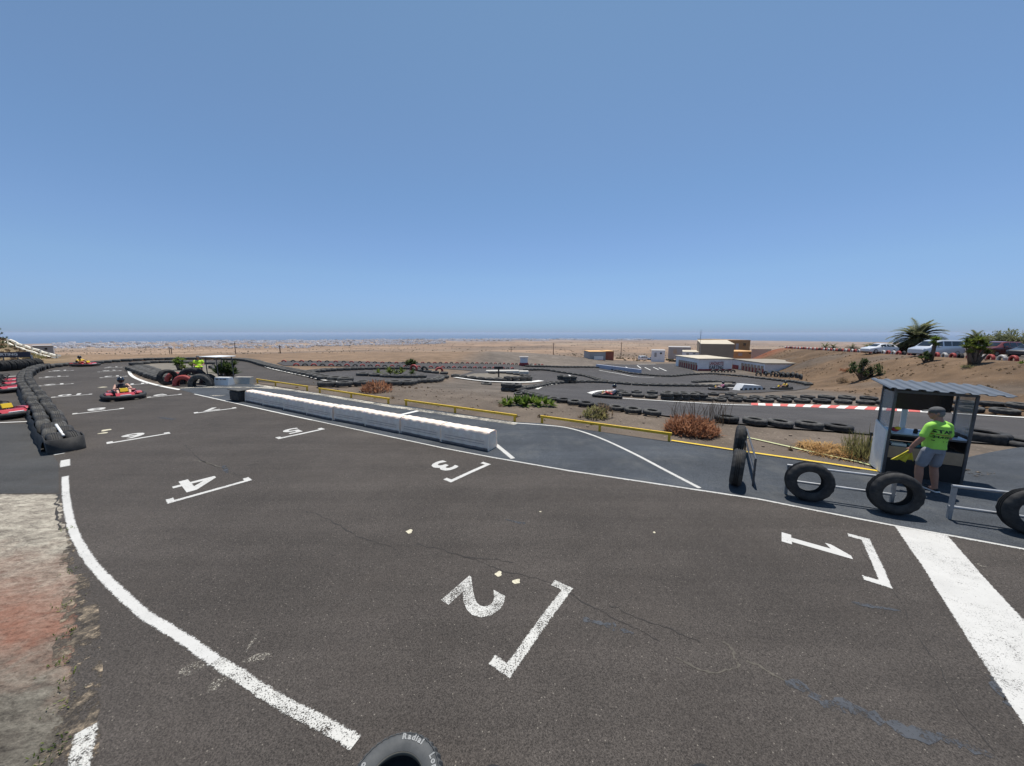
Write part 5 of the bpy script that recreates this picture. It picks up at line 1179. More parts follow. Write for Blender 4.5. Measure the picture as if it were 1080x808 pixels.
# lettering on the back of the shirt, laid on its surface
from mathutils.bvhtree import BVHTree
def on_shirt(name, vs, fs, cx, cz, m, k=1.0):
    bvh = BVHTree.FromPolygons([v.co.copy() for v in shirt.data.vertices], [tuple(p.vertices) for p in shirt.data.polygons]); out = []
    for v in vs:
        h = bvh.ray_cast(Vector((cx + v[0] * k, -.6, cz + v[1] * k)), Vector((0, 1, 0))); y = h[0].y if h[0] else -.10; out.append((cx + v[0] * k, y - .010, cz + v[1] * k))
    b = MB(); b.add(out, fs); return b.build(name, m, shirt, False, fix=False)
def gridquad(w, h, n=12): 
    vs = [((i / n - .5) * w, s * h / 2) for i in range(n + 1) for s in (-1, 1)]; return vs, [(2 * i, 2 * i + 2, 2 * i + 3, 2 * i + 1) for i in range(n)]
def fine(vs, fs, n=2):
    bm = bmesh.new(); vv = [bm.verts.new((v[0], v[1], 0)) for v in vs]
    for f in fs:
        try: bm.faces.new([vv[i] for i in f])
        except ValueError: pass
    bmesh.ops.triangulate(bm, faces=bm.faces)
    for k in range(n): bmesh.ops.subdivide_edges(bm, edges=[e for e in bm.edges if e.calc_length() > .012], cuts=1, use_grid_fill=True)
    bmesh.ops.triangulate(bm, faces=bm.faces); bm.verts.index_update(); r = [tuple(v.co) for v in bm.verts], [tuple(v.index for v in f.verts) for f in bm.faces]; bm.free(); return r
on_shirt('lettering', *fine(*text_mesh('STAFF', .086, .003)), -.045, 1.275, M['black'])
on_shirt('lettering_stripe', *gridquad(.21, .012), -.045, 1.215, M['red'])
on_shirt('lettering', *fine(*text_mesh('KARTING', .058, .002, .35)), -.045, 1.165, M['black'])
for x in (-.12, -.04, .0, .03): on_shirt('lettering', *gridquad(.012, .014, 2), x, 1.085, M['black'])
# folded yellow flag in his left hand
b = MB(); vs = []; nu, nv = 15, 9; hp = Vector((-.315, .125, .80))
for i in range(nu):
    for j in range(nv):
        u = i / (nu - 1) - .5; v = j / (nv - 1); r = .03 + .30 * v; vs.append((hp.x + u * r * 1.25 - .10 * v, hp.y + .035 * math.sin(u * 19 + v * 2) * (.3 + v) + .05 * v - .02, hp.z + .03 - .20 * v - .07 * v * abs(math.sin(u * 6 + .6)) + .05 * v * -u))
b.add(vs, [(i * nv + j, i * nv + nv + j, i * nv + nv + j + 1, i * nv + j + 1) for i in range(nu - 1) for j in range(nv - 1)])
fl = b.build('flag', mat('yellow_flag_cloth', (.62, .52, .04), .85, var=.12, scale=14), None, True); fl.location = man.location; fl.rotation_euler = man.rotation_euler
md = fl.modifiers.new('thick', 'SOLIDIFY'); md.thickness = .004; tag(fl, 'crumpled yellow flag held in the left hand of the staff man', 'flag')

# ------------------------------------------------------------------ buildings
M['wall_white'] = mat('white_wall', (.80, .79, .79), .8, var=.1, scale=.8)
M['roof_cream'] = mat('cream_flat_roof', (.50, .44, .34), .9, var=.12, scale=.4)
M['wall_tan'] = mat('tan_wall', (.30, .235, .17), .9, var=.08, scale=.5)
M['wall_brown'] = mat('brown_cladding', (.34, .20, .09), .8, var=.08, scale=.5)
M['wall_orange'] = mat('orange_wall', (.46, .29, .13), .8, var=.08, scale=.5)
M['wall_grey'] = mat('grey_shed_wall', (.36, .34, .33), .8, var=.12, scale=.6)
M['red_paint'] = mat('dull_red_paint', (.30, .045, .045), .7, var=.15, scale=1.5)
M['door_tan'] = mat('tan_door', (.40, .30, .22), .7, var=.1, scale=1)
M['rust'] = mat('rust_red_panels', (.34, .10, .06), .8, var=.2, scale=1.2)
M['orange_roof'] = mat('orange_roof_sheet', (.60, .34, .13), .8, var=.15, scale=1)
def boxhouse(name, px0, px1, ytop, ybot, Yd, depth, wall, roof, label, par=.0, skew=0, rise=0):
    """a flat roofed block whose front stands at distance Yd between two pixel columns"""
    a = atd(px0, ybot, Yd); c_ = atd(px1, ybot, Yd); t = atd(px0, ytop, Yd); w = c_.x - a.x; h = t.z - a.z
    w *= math.cos(R(skew)); root = empty(name, ((a.x + c_.x) / 2, Yd, a.z), R(skew), label, 'building'); YZ = Matrix(((0, 1, 0, 0), (1, 0, 0, 0), (0, 0, 1, 0), (0, 0, 0, 1)))
    b = MB(); b.prism([(0, -2), (depth, -2), (depth, h + rise), (0, h)], -w / 2, w / 2, YZ); b.build('wall', wall, root)
    b = MB(); b.prism([(-.1, h + .01), (depth + .1, h + rise + .01), (depth + .1, h + rise + .12), (-.1, h + .12)], -w / 2 - .1, w / 2 + .1, YZ); b.build('roof', roof, root)
    if 'shed' in name or 'low' in name:
        b = MB(); b.box((-w * .2, -.04, h * .35), (w * .16, .08, h * .7)); b.build('door', M['wall_grey'] if wall is not M['wall_grey'] else M['door_tan'], root)
        b = MB(); b.box((w * .2, -.04, h * .6), (w * .14, .08, h * .25)); b.build('window', M['glass'], root)
    if par:
        b = MB()
        for x in (-w / 2, w / 2): b.box((x, depth / 2, h + par / 2), (.3, depth, par))
        b.box((0, depth, h + par / 2), (w, .3, par)); b.build('parapet', roof, root)
    return root, w, h
# karting hall from three ground corners
N0, R0, L0 = at(736, 391), at(771.5, 391), at(712.5, 386.2)
hz0 = min(N0.z, R0.z, L0.z); hH = (390.5 - 380.4) * N0.y / FPX * 1.0
root = empty('karting_hall', (N0.x, N0.y, hz0), 0, 'white flat roofed karting hall with a big red and black sign', 'building')
e1 = (R0 - N0); e1.z = 0; e2 = (L0 - N0); e2.z = 0; w1, w2 = e1.length, e2.length; e1.normalize(); e2.normalize(); b = MB()
cn = [Vector((0, 0, 0)), e1 * w1, e1 * w1 + e2 * w2, e2 * w2]
b.slab([(c_.x, c_.y) for c_ in cn], -1.5, hH + .5); b.build('wall', M['wall_white'], root)
b = MB(); b.slab([((c_ * 1.0).x, c_.y) for c_ in [cn[0] - e1 * .3 - e2 * .3, cn[1] + e1 * .3 - e2 * .3, cn[2] + e1 * .3 + e2 * .3, cn[3] - e1 * .3 + e2 * .3]], hH + .5, hH + .62); b.build('roof', M['roof_cream'], root)
def wallM(o, ex): 
    n_ = Vector((ex.y, -ex.x, 0)); return Matrix(((ex.x, n_.x, 0, o.x), (ex.y, n_.y, 0, o.y), (0, 0, 1, o.z), (0, 0, 0, 1)))
A1 = wallM(Vector((0, 0, 0)), e1); up = hH / 2.2
b = MB(); b.box((w1 * .52, .05, 0.15), (w1 * 1.05, .1, .5), M=A1); b.build('red_plinth', M['red_paint'], root)
b = MB(); b.box((w1 * .53, .04, hH * .57), (w1 * .46, .06, hH * .86), M=A1); sgn = b.build('sign_board', mat('sign_white', (.72, .70, .70), .6), root)
def letters(parent, word, size, x, z, m, MM, k=1, bold=.0, squeeze=1): 
    vs, fs = text_mesh(word, size, bold); b = MB(); b.add([tuple(MM @ Vector((x + v[0] * squeeze, .085, z + v[1]))) for v in vs], fs); return b.build('lettering', m, parent, False)
sz = hH * .48
letters(sgn, 'LANZAROTE', sz * .95, w1 * .53, hH * .78, M['red_paint'], A1, squeeze=w1 * .42 / (sz * .95 * 5.9), bold=.03)
letters(sgn, 'KARTING', sz * 1.15, w1 * .53, hH * .36, M['black'], A1, squeeze=w1 * .42 / (sz * 1.15 * 4.3), bold=.03)
A2 = wallM(cn[3], -e2); nd = 8
for i in range(nd):
    x = w2 * (.14 + .82 * (i + .5) / nd); b = MB(); b.box((x, .05, hH * .42), (w2 / nd * .62, .08, hH * .84), M=A2); d_ = b.build('garage_door', M['door_tan'], root)
    b = MB(); b.box((x + w2 / nd * .32, .08, hH * .3), (w2 / nd * .3, .14, hH * .6), M=A2); b.build('red_base', M['red_paint'], d_)
boxhouse('warehouse', 739, 772, 363.2, 378.5, 98, 14, M['wall_tan'], M['roof_cream'], 'large tan warehouse with a pale roof behind the karting hall', 0, -24, .9)
boxhouse('shed', 771, 790.5, 359, 370, 135, 25, M['wall_brown'], M['wall_brown'], 'brown clad shed right of the tan warehouse')
boxhouse('low_building', 772, 800, 371, 375.5, 118, 10, M['wall_orange'], M['orange_roof'], 'low orange building below the brown shed')
boxhouse('shed', 720, 737, 371.5, 375, 105, 12, M['wall_white'], M['roof_cream'], 'cream roofed shed left of the tan warehouse', 0, -26)
boxhouse('shed', 705, 728, 366.5, 373, 125, 10, M['wall_grey'], M['wall_grey'], 'long grey shed behind the cream roofed one', 0, -24)
boxhouse('shed', 687, 701, 370, 376.5, 112, 8, M['wall_white'], M['wall_grey'], 'small white shed near the parked van', 0, -22)
boxhouse('garden_wall', 793, 813, 368.5, 374, 112, .4, M['roof_cream'], M['roof_cream'], 'white garden wall below the dark trees')
b = MB(); o = at(706, 379); b.prism([(-3.2, -1), (3.4, -1), (2.6, .9), (1.0, 2.4)], -1.5, 1.5); tag(b.build('sand_pile', mat('sand_heap', (.42, .32, .17), .95, var=.15, scale=2, bump=.5, bscale=4), None, False, (o.x, o.y, o.z)), 'pile of yellow sand beside the karting hall', 'sand pile')
# garage row right of the hall
N1, L1 = at(806, 393.8), at(772, 388.6)
ex = (N1 - L1); ex.z = 0; w3 = ex.length; ex.normalize(); z3 = min(N1.z, L1.z); back = Vector((-ex.y, ex.x, 0)); back = back if back.x > 0 else -back
root = empty('garage_row', (L1.x, L1.y, z3), 0, 'long white garage row with tan doors right of the hall', 'building'); hh = 9.5 * L1.y / FPX
b = MB(); q = [Vector((0, 0, 0)), ex * w3, ex * w3 + back * 9, back * 9]; b.slab([(c_.x, c_.y) for c_ in q], -2.5, hh); b.build('wall', M['wall_white'], root)
b = MB(); b.slab([(c_.x, c_.y) for c_ in (q[0] - ex * .2 - back * .2, q[1] + ex * .2 - back * .2, q[2] + ex * .2, q[3])], hh, hh + .15); b.build('roof', mat('dusty_roof', (.27, .235, .185), .9, var=.15, scale=.5), root)
A3 = wallM(Vector((0, 0, 0)), ex)
for i in range(7):
    x = w3 * (.30 + .68 * (i + .5) / 7); b = MB(); b.box((x, .05, hh * .38), (w3 * .06, .1, hh * .76), M=A3); d_ = b.build('garage_door', M['door_tan'], root)
    b = MB(); b.box((x + w3 * .038, .08, hh * .22), (w3 * .022, .14, hh * .5), M=A3); b.build('red_base', M['red_paint'], d_)
b = MB(); b.box((w3 * .12, .06, hh * .2), (w3 * .2, .1, hh * .5), M=A3); b.build('red_band', M['red_paint'], root)
# container stand
root, w, h = boxhouse('container_hut', 621.5, 638.5, 371.3, 380, 92, 7, M['wall_grey'], M['orange_roof'], 'grey container hut on a red base with an orange roof edge')
b = MB(); b.box((.05 * w, -.35, h * .28), (w * .55, .4, h * .42)); b.build('white_front', M['white'], root)
b = MB(); b.box((-.05 * w, -.5, -.55 * 1.0), (w * .72, .8, 1.3)); b.build('red_base', M['red_paint'], root)
boxhouse('container', 638.8, 647.2, 370.8, 377.4, 95, 6, M['rust'], M['orange_roof'], 'rusty red container right of the grey hut')
p0, p1 = at(629, 388), at(676, 394); d_ = p1 - p0; b = MB(); hw = 3.9 * p0.y / FPX
b.prism([(0, -1.0), (d_.xy.length, d_.z - 1.0), (d_.xy.length, d_.z + hw), (0, hw)], -.2, .2)
tag(b.build('boundary_wall', mat('pale_blue_wall', (.42, .45, .54), .8, var=.1, scale=.6), None, False, p0, math.atan2(d_.y, d_.x)), 'long low pale blue white wall beside the parking area', 'wall')
p = at(552.5, 386); h_ = 9 * p.y / FPX; root = empty('cabin', p, 0, 'small white and red cabin standing behind the mid circuit', 'cabin')
b = MB(); b.box((0, 0, h_ * .2), (1.5, 1.5, h_ * .4)); b.build('base', M['red_paint'], root)
b = MB(); b.box((0, 0, h_ * .72), (1.3, 1.3, h_ * .64)); b.build('booth_wall', M['wall_white'], root)
b = MB(); b.box((0, 0, h_ * 1.05), (1.6, 1.6, .08)); b.build('roof', M['wall_grey'], root)
# crash mat wedge
p = at(790, 411.5); root = empty('barrier_block', p, R(10), 'white plastic wedge barrier on the middle lane', 'barrier'); b = MB(); b.prism([(-1.7, 0), (1.7, 0), (1.0, .55), (-1.2, .75)], -.5, .5); b.build('block', M['white'], root)
b = MB()
for k in range(6): b.box((-1.5 + k * .58, -.51, .22), (.3, .03, .2))
b.build('opening', M['dark_steel'], root)
p = at(530, 394.2); tag((lambda b: b.box((0, 0, .25), (4.6, .6, .5), bev=.1).build('foam_barrier', M['plastic_top'], None, False, p, .05))(MB()), 'left white block on the tyres of the middle hairpin', 'barrier')
p = at(542.5, 394.6); tag((lambda b: b.box((0, 0, .25), (4.0, .6, .5), bev=.1).build('foam_barrier', M['plastic_top'], None, False, p, -.05))(MB()), 'right white block on the tyres of the middle hairpin', 'barrier')
p = at(526, 398.5); b = MB(); b.tube([(0, 0, 0), (0, 0, 1.1)], .09, 8); b.box((0, 0, 1.25), (1.1, .3, .3)); tag(b.build('marker_sign', M['black'], None, False, p), 'small black marker sign inside the middle hairpin', 'sign')
# ------------------------------------------------------------------ left hillside
root, w, h = boxhouse('container_house', 37, 57.5, 365.3, 377.5, 62, 5, M['wall_grey'], M['wall_grey'], 'pale grey container house with a red base on the left slope', 0, 52)
b = MB(); b.box((w * .22, -.05, h * .14), (w * .55, .12, h * .34)); b.build('red_base', M['red_paint'], root)
b = MB(); b.box((w * .15, -.05, h * .78), (w * .13, .08, h * .14)); b.build('window', M['glass'], root)
q0, q1 = atd(5, 361.5, 44), atd(58, 378.5, 43)
root = empty('slatted_fence', q0, 0, 'white fence of two slanting rails running down the left slope', 'fence')
for k, oz in ((0, .05), (1, .28)):
    b = MB(); pts = []
    for i in range(13):
        p = q0.lerp(q1, i / 12); z = max(Hs(p.x, p.y) + .05, p.z - .15); pts.append(Vector((p.x - q0.x + .0, p.y - q0.y + k * .5, z - q0.z + oz + .05 * math.sin(i * 2.1))))
    b.tube(pts, .15, 6); b.build('fence_rail', mat('bleached_white', (.72, .68, .58), .7) if k == 0 else bpy.data.materials['bleached_white'], root)
for i in range(0, 13, 2):
    b = MB(); p = q0.lerp(q1, i / 12); b.box((p.x - q0.x, p.y - q0.y + .25, max(Hs(p.x, p.y) + .12, p.z) - q0.z + .1), (.12, .12, .7)); b.build('fence_post', bpy.data.materials['bleached_white'], root)
a0, a1 = atd(-14, 377.4, 32.5), atd(32.5, 376.2, 33.5); d_ = a1 - a0; hb_ = 5.6 * 33 / FPX
root = empty('banner', a0, math.atan2(d_.y, d_.x), 'dark blue banner with pale lettering on the left slope', 'banner')
b = MB(); b.box((d_.length / 2, 0, hb_ / 2), (d_.length, .06, hb_)); bn = b.build('board', mat('navy_banner', (.016, .022, .05), .6, var=.2, scale=2), root)
b = MB()
for t in (.02, .35, .68, .98): b.box((d_.length * t, .07, hb_ / 2 - .45), (.06, .06, hb_ + .7))
b.build('support', M['dark_steel'], root)
vs, fs = text_mesh('KARTING', hb_ * .62, .01); b = MB(); b.add([(d_.length * .43 + v[0] * 1.25, -.035, hb_ * .55 + v[1]) for v in vs], fs); b.build('lettering', M['white'], bn)
p = at(36, 388); b = MB(); b.tube([(0, 0, -.1), (0, 0, 1.15)], .045, 8); b.box((0, 0, 1.15), (.12, .12, .04)); tag(b.build('marker_post', M['steel'], None, False, p), 'grey steel post behind the left tyre wall', 'post')
bush('dry_bush', 31, 379, 2.2, .7, 260, .35, .05, M['drygrass'], 'olive dry bush beside the banner end on the left slope', (20, 80))
# ------------------------------------------------------------------ utility poles
for i, (px, yt, yb) in enumerate([(246, 361, 379.5), (293.5, 364, 379), (176, 366.5, 379), (178, 366.5, 379), (539, 365.5, 377.5), (656, 361, 373.5), (584, 361.5, 372), (181, 359.5, 372)][:7]):
    p = on(px, 175 + 14 * (i % 3)); h_ = EYE + (351 - yt) / FPX * p.y * 1.0 - p.z; root = empty('utility_pole', p, 0, ['tallest utility pole beyond the canopy', 'utility pole right of the tallest one', 'left pole of a close pair beyond the infield', 'right pole of a close pair beyond the infield', 'faint pole on the plain behind the middle hairpin', 'thin pole on the plain right of the container hut', 'far thin pole left of the container hut'][i], 'pole')
    b = MB(); r_ = .2 if i != 1 else .3; b.tube([(0, 0, -.5), (0, 0, h_)], [r_ * 1.2, r_ * .8], 6); b.build('shaft', M['bark'], root)
    if i < 2 or i > 3: b = MB(); b.box((0, 0, h_ - .6), (1.8, .15, .15)); b.build('crossarm', M['bark'], root)
p = atd(738.3, 363, 100); b = MB(); b.tube([(0, 0, -2), (0, 0, 4.2)], .045, 6); b.box((0, 0, 3.2), (1.0, .04, .04)); b.box((0, 0, 2.6), (.7, .04, .04)); tag(b.build('antenna', M['dark_steel'], None, False, p), 'thin antenna mast at the warehouse corner', 'antenna')
# ------------------------------------------------------------------ cars
def car(loc, head, label, paint_, L_, W_, prof, glass, cat, group=None, trim=None):
    """prof: stations (x, z_bottom, z_belt, z_top, half width low, half width top); glass: (x0,x1) side window spans"""
    root = empty('parked_car', (loc.x, loc.y, Hs(loc.x, loc.y) + .04), head, label, cat, group); b = MB(); vs = []; m = 12
    for x, zb, zm, zt, wl_, wt in prof:
        half = [(wl_ * .9, zb), (wl_, zb + .12), (wl_ * 1.0, (zb + zm) / 2), (wl_ * .97, zm), (wt, zm + (zt - zm) * .82), (wt * .82, zt)]
        vs += [(x, y, z) for y, z in half] + [(x, -y, z) for y, z in half[::-1]]
    fs = [(i * m + j, (i + 1) * m + j, (i + 1) * m + (j + 1) % m, i * m + (j + 1) % m) for i in range(len(prof) - 1) for j in range(m)]
    fs += [tuple(range(m)), tuple((len(prof) - 1) * m + j for j in range(m - 1, -1, -1))]
    b.add(vs, fs); b.build('body', paint_, root, 30)
    xs = [p[0] for p in prof]
    def st(x, k): return float(np.interp(x, xs, [p[k] for p in prof]))
    for s in (-1, 1):
        for x0, x1 in glass:
            b = MB(); q = []; nq = 6
            for i in range(nq + 1):
                x = x0 + (x1 - x0) * i / nq; zm, zt, wl_, wt = st(x, 2), st(x, 3), st(x, 4), st(x, 5)
                for f in (.08, .80): 
                    g_ = f / .82; q.append((x, s * (wl_ * .97 * (1 - g_) + wt * g_ + .012), zm + (zt - zm) * f))
            b.add(q, [(2 * i, 2 * i + 2, 2 * i + 3, 2 * i + 1) for i in range(nq)]); b.build('side_window', M['glass'], root)
    for i0, i1 in ((glass[0][2] if len(glass[0]) > 2 else None, None),): pass
    # windscreen: between the bonnet end and the roof start
    k = next(i for i in range(len(prof) - 1) if prof[i + 1][3] - prof[i][3] > .25)
    for ka, kb in ((k, k + 1), (len(prof) - 1 - next(i for i, (p, q_) in enumerate(zip(prof[::-1][:-1], prof[::-1][1:])) if q_[3] - p[3] > .18),) * 1 + (None,)):
        if kb is None: kb = ka - 1
        A_, B_ = prof[ka], prof[kb]; b = MB(); q = []
        for p, f in ((A_, .12), (B_, .9)):
            t = f; x = A_[0] + (B_[0] - A_[0]) * t; zt = A_[3] + (B_[3] - A_[3]) * t; wt = (A_[5] + (B_[5] - A_[5]) * t) * .80; sg = 1 if A_[0] > B_[0] else -1; q += [(x + sg * .02, -wt, zt + .015), (x + sg * .02, wt, zt + .015)]
        b.add(q, [(0, 1, 3, 2)]); b.build('windscreen' if ka == k else 'rear_window', M['glass'], root)
    x0, x1 = prof[0][0], prof[-1][0]
    for fx in (x0 + (x1 - x0) * .19, x0 + (x1 - x0) * .80):
        for s in (-1, 1):
            MM = Matrix.Translation((fx, s * (W_ / 2 - .11), .33)) @ Matrix.Rotation(R(90), 4, 'X')
            b = MB(); b.lathe([(.2, -.11), (.30, -.11), (.335, -.07), (.335, .07), (.30, .11), (.2, .11)], 22, True, MM); wh = b.build('wheel', M['tyre'], root, 40)
            b = MB(); b.lathe([(.001, -.10), (.2, -.112), (.2, .112), (.001, .10)], 14, False, MM); b.build('rim', M['steel'], wh)
    for s in (-1, 1):
        b = MB(); b.box((x0 + .10, s * prof[0][4] * .70, prof[1][2] - .12), (.18, .34, .14), bev=.03); b.build('headlight', mat('headlight', (.6, .62, .64), .15) if 'headlight' not in bpy.data.materials else bpy.data.materials['headlight'], root)
        b = MB(); b.box((x1 - .06, s * prof[-1][4] * .86, prof[-1][2] - .1), (.14, .16, .3), bev=.03); b.build('taillight', M['red_paint'], root)
        b = MB(); b.box((glass[0][0] + .12, s * (W_ / 2 + .08), prof[2][2] + .10), (.12, .2, .14), bev=.03); b.build('mirror', paint_, root)
    return root
VAN = [(-2.6, .35, .62, .80, .80, .74), (-2.45, .24, .85, .95, .93, .80), (-1.75, .22, 1.02, 1.12, .95, .80), (-.85, .22, 1.12, 1.84, .95, .78), (-.3, .22, 1.14, 1.95, .95, .78), (2.25, .22, 1.15, 1.93, .95, .78), (2.5, .26, 1.1, 1.8, .93, .76), (2.6, .38, 1.0, 1.2, .88, .74)]
HATCH = [(-2.1, .35, .58, .68, .74, .66), (-1.95, .22, .74, .82, .86, .72), (-1.1, .2, .88, .98, .88, .70), (-.35, .2, .93, 1.40, .88, .62), (.2, .2, .95, 1.47, .88, .62), (1.35, .2, .95, 1.40, .88, .60), (1.85, .24, .92, 1.05, .86, .62), (2.1, .35, .8, .9, .78, .60)]
SUV = [(-2.3, .4, .75, .88, .80, .72), (-2.15, .28, .95, 1.02, .92, .80), (-1.2, .26, 1.05, 1.14, .94, .76), (-.45, .26, 1.08, 1.68, .94, .70), (.1, .26, 1.10, 1.76, .94, .70), (1.75, .26, 1.10, 1.70, .94, .68), (2.2, .3, 1.05, 1.25, .92, .70), (2.35, .42, .95, 1.05, .84, .68)]
silver = mat('silver_car_paint', (.55, .58, .62), .25, .3, clear=.6); whitec = mat('white_car_paint', (.66, .68, .70), .3, clear=.6); redc = mat('dark_red_car_paint', (.13, .022, .016), .28, clear=.7); darkc = mat('dark_car_paint', (.03, .035, .042), .3, clear=.6)
def oncar(px, Y_): return on(px, Y_)
hdc = math.atan2(.9, .44)
car(on(990, 42.2), R(2), 'silver passenger van parked behind the painted tyres', silver, 5.2, 1.9, VAN, [(-.95, -.35), (-.15, .75), (.85, 2.2)], 'van')
car(on(930, 52), R(-2), 'white hatchback parked left of the silver van', whitec, 4.2, 1.76, HATCH, [(-.5, .2), (.3, 1.35)], 'car')
car(on(1056, 41), R(2), 'dark red off road car parked behind the succulent tree', redc, 4.6, 1.88, SUV, [(-.6, .1), (.2, 1.0), (1.1, 1.9)], 'car')
car(on(1092, 38.5), R(8), 'dark car parked at the right edge, partly cut off', darkc, 4.2, 1.76, HATCH, [(-.5, .2), (.3, 1.35)], 'car')
p = at(679, 380); car(p, R(200), 'white van standing left of the small white shed', whitec, 5.2, 1.9, VAN, [(-.95, -.35), (-.15, .75), (.85, 2.2)], 'van')
p = at(687.5, 380.2); car(p, R(20), 'dark blue car parked right beside the far white van', mat('blue_car_paint', (.05, .08, .13), .3, clear=.5), 4.2, 1.76, HATCH, [(-.5, .2), (.3, 1.35)], 'car')
# ------------------------------------------------------------------ the far town and the scrub of the plain
tw = MB(); n_ = 0
for i in range(3600):
    px = random.uniform(55, 690); k = (px - 55) / 500
    lo = 359.0 if px < 330 else 358.2
    if px < 330: py = random.choice([random.uniform(358.6, 361.2), random.uniform(358.8, 362.5), random.uniform(363.5, 367.5)])
    elif px < 470: py = random.uniform(358, 365.5 - (px - 330) * .02)
    else: py = random.uniform(357.9, 360.2 - (px - 470) * .006)
    if mnoise.noise((px * .035, py * .7, 2)) < (-.25 if px < 470 else -.1): continue
    q = at(px, py); D = q.xy.length
    if D > 8900 or D < 700: continue
    w, d, h = (D / FPX * random.uniform(.9, 3.0), D / FPX * random.uniform(.5, 1.2), D / FPX * random.uniform(.5, 1.2)); tw.mi = 0 if random.random() < .8 else 1
    tw.box((q.x, q.y, q.z + h / 2 - 2), (w, d, h + 4), random.uniform(-.4, .4))
tag(tw.build('town', [mat('town_white', (.88, .87, .86), .9), mat('town_tan', (.45, .38, .31), .9)], None, False, fix=False), 'white coastal town spread out beyond the desert plain', 'town', None, 'stuff')
sb = MB()
def tuft(x, y, r):
    z = Hs(x, y)
    for k in range(7):
        a = random.uniform(0, 6.28); q = Vector((x + r * .5 * math.cos(a) * random.random(), y + r * .5 * math.sin(a) * random.random(), z + r * .2 * random.random())); d1 = rdir(0, 80) * r * .6; d2 = rdir(-30, 60) * r * .4
        sb.add([q - d2, q + d2, q + d1 + d2 * .6, q + d1 - d2 * .6], [(0, 1, 2, 3)])
for i in range(9000):
    D = math.exp(random.uniform(math.log(95), math.log(2600))); ang = math.atan((random.uniform(-60, 1130) - 540) / FPX); x, y = D * math.tan(ang), D
    if mnoise.noise((x * .012, y * .012, 4)) + .5 * mnoise.noise((x * .05, y * .05, 1)) < -.05: continue
    if float(hill_terms(np.array(x), np.array(y))[1]) > .05 or (600 < 540 + FPX * x / y < 830 and y < 125): continue
    if 290 < 540 + FPX * x / y < 640 and y < 125: continue
    tuft(x, y, random.uniform(.3, 1.1) * (1 + D / 700))
tag(sb.build('desert_scrub', M['scrub'], None, False, fix=False), 'scattered dark scrub dotting the tan desert plain', 'scrub', None, 'stuff')
sb = MB()
for i in range(1500):
    u_ = random.uniform(-15, -1); y = random.uniform(24, 98); x = 50 + .48 * (y - 40) + u_
    if mnoise.noise((x * .2, y * .2, 7)) < .0: continue
    tuft(x, y, random.uniform(.05, .2))
for i in range(900):
    t = random.random(); px, py = random.uniform(280, 920), 0; y = random.uniform(9, 26); x = (px - 540) / FPX * y; s_ = (x - 8.3) * .475 + (y - 7.9) * .88
    if not (.4 < s_ < 8) or mnoise.noise((x * .6, y * .6, 3)) < .1: continue
    if s_ > 3.2 and x > 0: continue
    tuft(x, y, random.uniform(.05, .16))
for i in range(500):
    q_ = random.uniform(.5, 9); r_ = random.uniform(0, 40); x = -42 - q_ * .614 - r_ * .79; y = 31 - q_ * .79 + r_ * .614
    if y > 31: tuft(x, y, random.uniform(.15, .5))
tag(sb.build('dry_weeds', M['dry_twig'], None, False, fix=False), 'sparse dry weeds on the brown banks and verges', 'weeds', None, 'stuff')
st_ = MB()
for i in range(900):
    y = random.uniform(8.5, 30); x = random.uniform(-14, 16); s_ = (x - 8.3) * .475 + (y - 7.9) * .88
    if not (.3 < s_ < 7.5) or (s_ > 3.4 and x > -1): continue
    r = random.uniform(.012, .05); st_.ball((x, y, Hs(x, y) + r * .3), r, 6, e=(1.2, 1, .7))
tag(st_.build('gravel', mat('volcanic_stone', (.22, .17, .13), .95, var=.3, scale=3), None, False, fix=False), 'loose stones scattered on the dirt beyond the rails', 'gravel', None, 'stuff')
for k in range(14):
    o = at(random.choice([62, 66, 70, 74, 78, 60, 55]) + random.uniform(-3, 8), random.uniform(600, 806))
mo = MB()
for px, py in [(73, 605), (66, 641), (67, 672), (62, 702), (65, 745), (58, 790), (70, 720), (52, 805), (70, 560)]:
    o = at(px, py)
    for k in range(18): 
        q = o + Vector((random.gauss(0, .05), random.gauss(0, .05), .03)); leaf(mo, q, rdir(10, 80), random.uniform(.015, .04), .012, .3, .2, 2)
tag(mo.build('moss_tufts', M['leaf_yucca'], None, False, fix=False), 'tiny green weeds growing in the broken concrete edge', 'weeds', None, 'stuff')

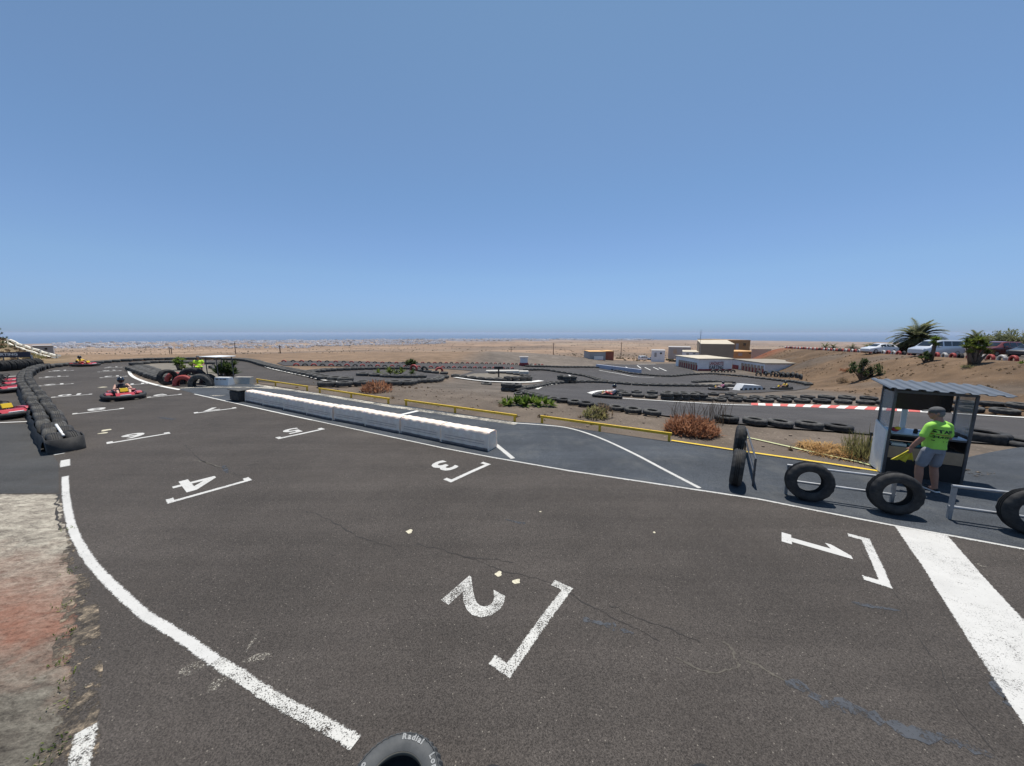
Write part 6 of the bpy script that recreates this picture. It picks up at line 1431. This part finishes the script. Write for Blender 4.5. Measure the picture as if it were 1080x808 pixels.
# ------------------------------------------------------------------ foreground tyre with raised lettering
T_FG = tyre_mesh('lettered_tyre', .325, .185, .25, 168, True, .014, rubber('grey_tyre_rubber', (.040, .043, .044), (.072, .074, .072), .7)) if False else None
fgm = rubber('grey_tyre_rubber', (.050, .054, .056), (.085, .088, .088), .7)
T_FG = tyre_mesh('lettered_tyre', .325, .185, .25, 168, False, .013, fgm)
fg = tyre(T_FG, (-.775, 1.83, .03), 'grey off road tyre with raised white lettering lying in the foreground', None, (0, 0, 0))
b = MB()
def arc_text(word, r, a0, size, outline=.0022):
    a = a0
    for ch in word:
        if ch != ' ':
            vs, fs = text_mesh(ch, size, 0, 0, outline * .7); x_ = [v[0] for v in vs]; wch = max(x_) - min(x_); cx = (max(x_) + min(x_)) / 2
        else: wch, vs = size * .3, []
        da = (wch + size * .16) / r; th = R(a) - da / 2; er = Vector((math.cos(th), math.sin(th), 0)); et = Vector((math.sin(th), -math.cos(th), 0))
        if vs: b.add([tuple(er * (r + v[1]) + et * (v[0] - cx) + Vector((0, 0, .2515 + v[2]))) for v in vs], fs)
        a -= math.degrees(da)
arc_text('Radial', .262, 96, .052); arc_text('Long', .262, 38, .052); arc_text('oo', .262, 170, .052)
l_ = b.build('lettering', mat('tyre_letter_white', (.50, .50, .48), .8), fg, False, fix=False)
b = MB(); b.lathe([(.2875, .2455), (.2895, .2475), (.2925, .2465), (.292, .244)], 96, True); b.build('rib', fgm, fg, True)
b = MB(); b.lathe([(.183, .200), (.190, .222), (.197, .226), (.200, .222), (.192, .2)], 72, True); b.build('bead_ring', mat('dusty_bead', (.16, .15, .12), .8), fg, True)
for px, py, lab in ((518, 805.6, 'tyre top just showing at the bottom edge right of the lettered one'), (735, 804.5, 'dark tyre top just showing at the bottom edge below the sealant')):
    v = (404 - py) / FPX; u = (px - 540) / FPX; d_ = Vector((u, math.cos(PITCH) + v * math.sin(PITCH), -math.sin(PITCH) + v * math.cos(PITCH))); t = (.2 - EYE) / d_.z
    tyre(T_BIG, (d_.x * t, d_.y * t - .37, .03), lab, None, (0, 0, 1), .74)
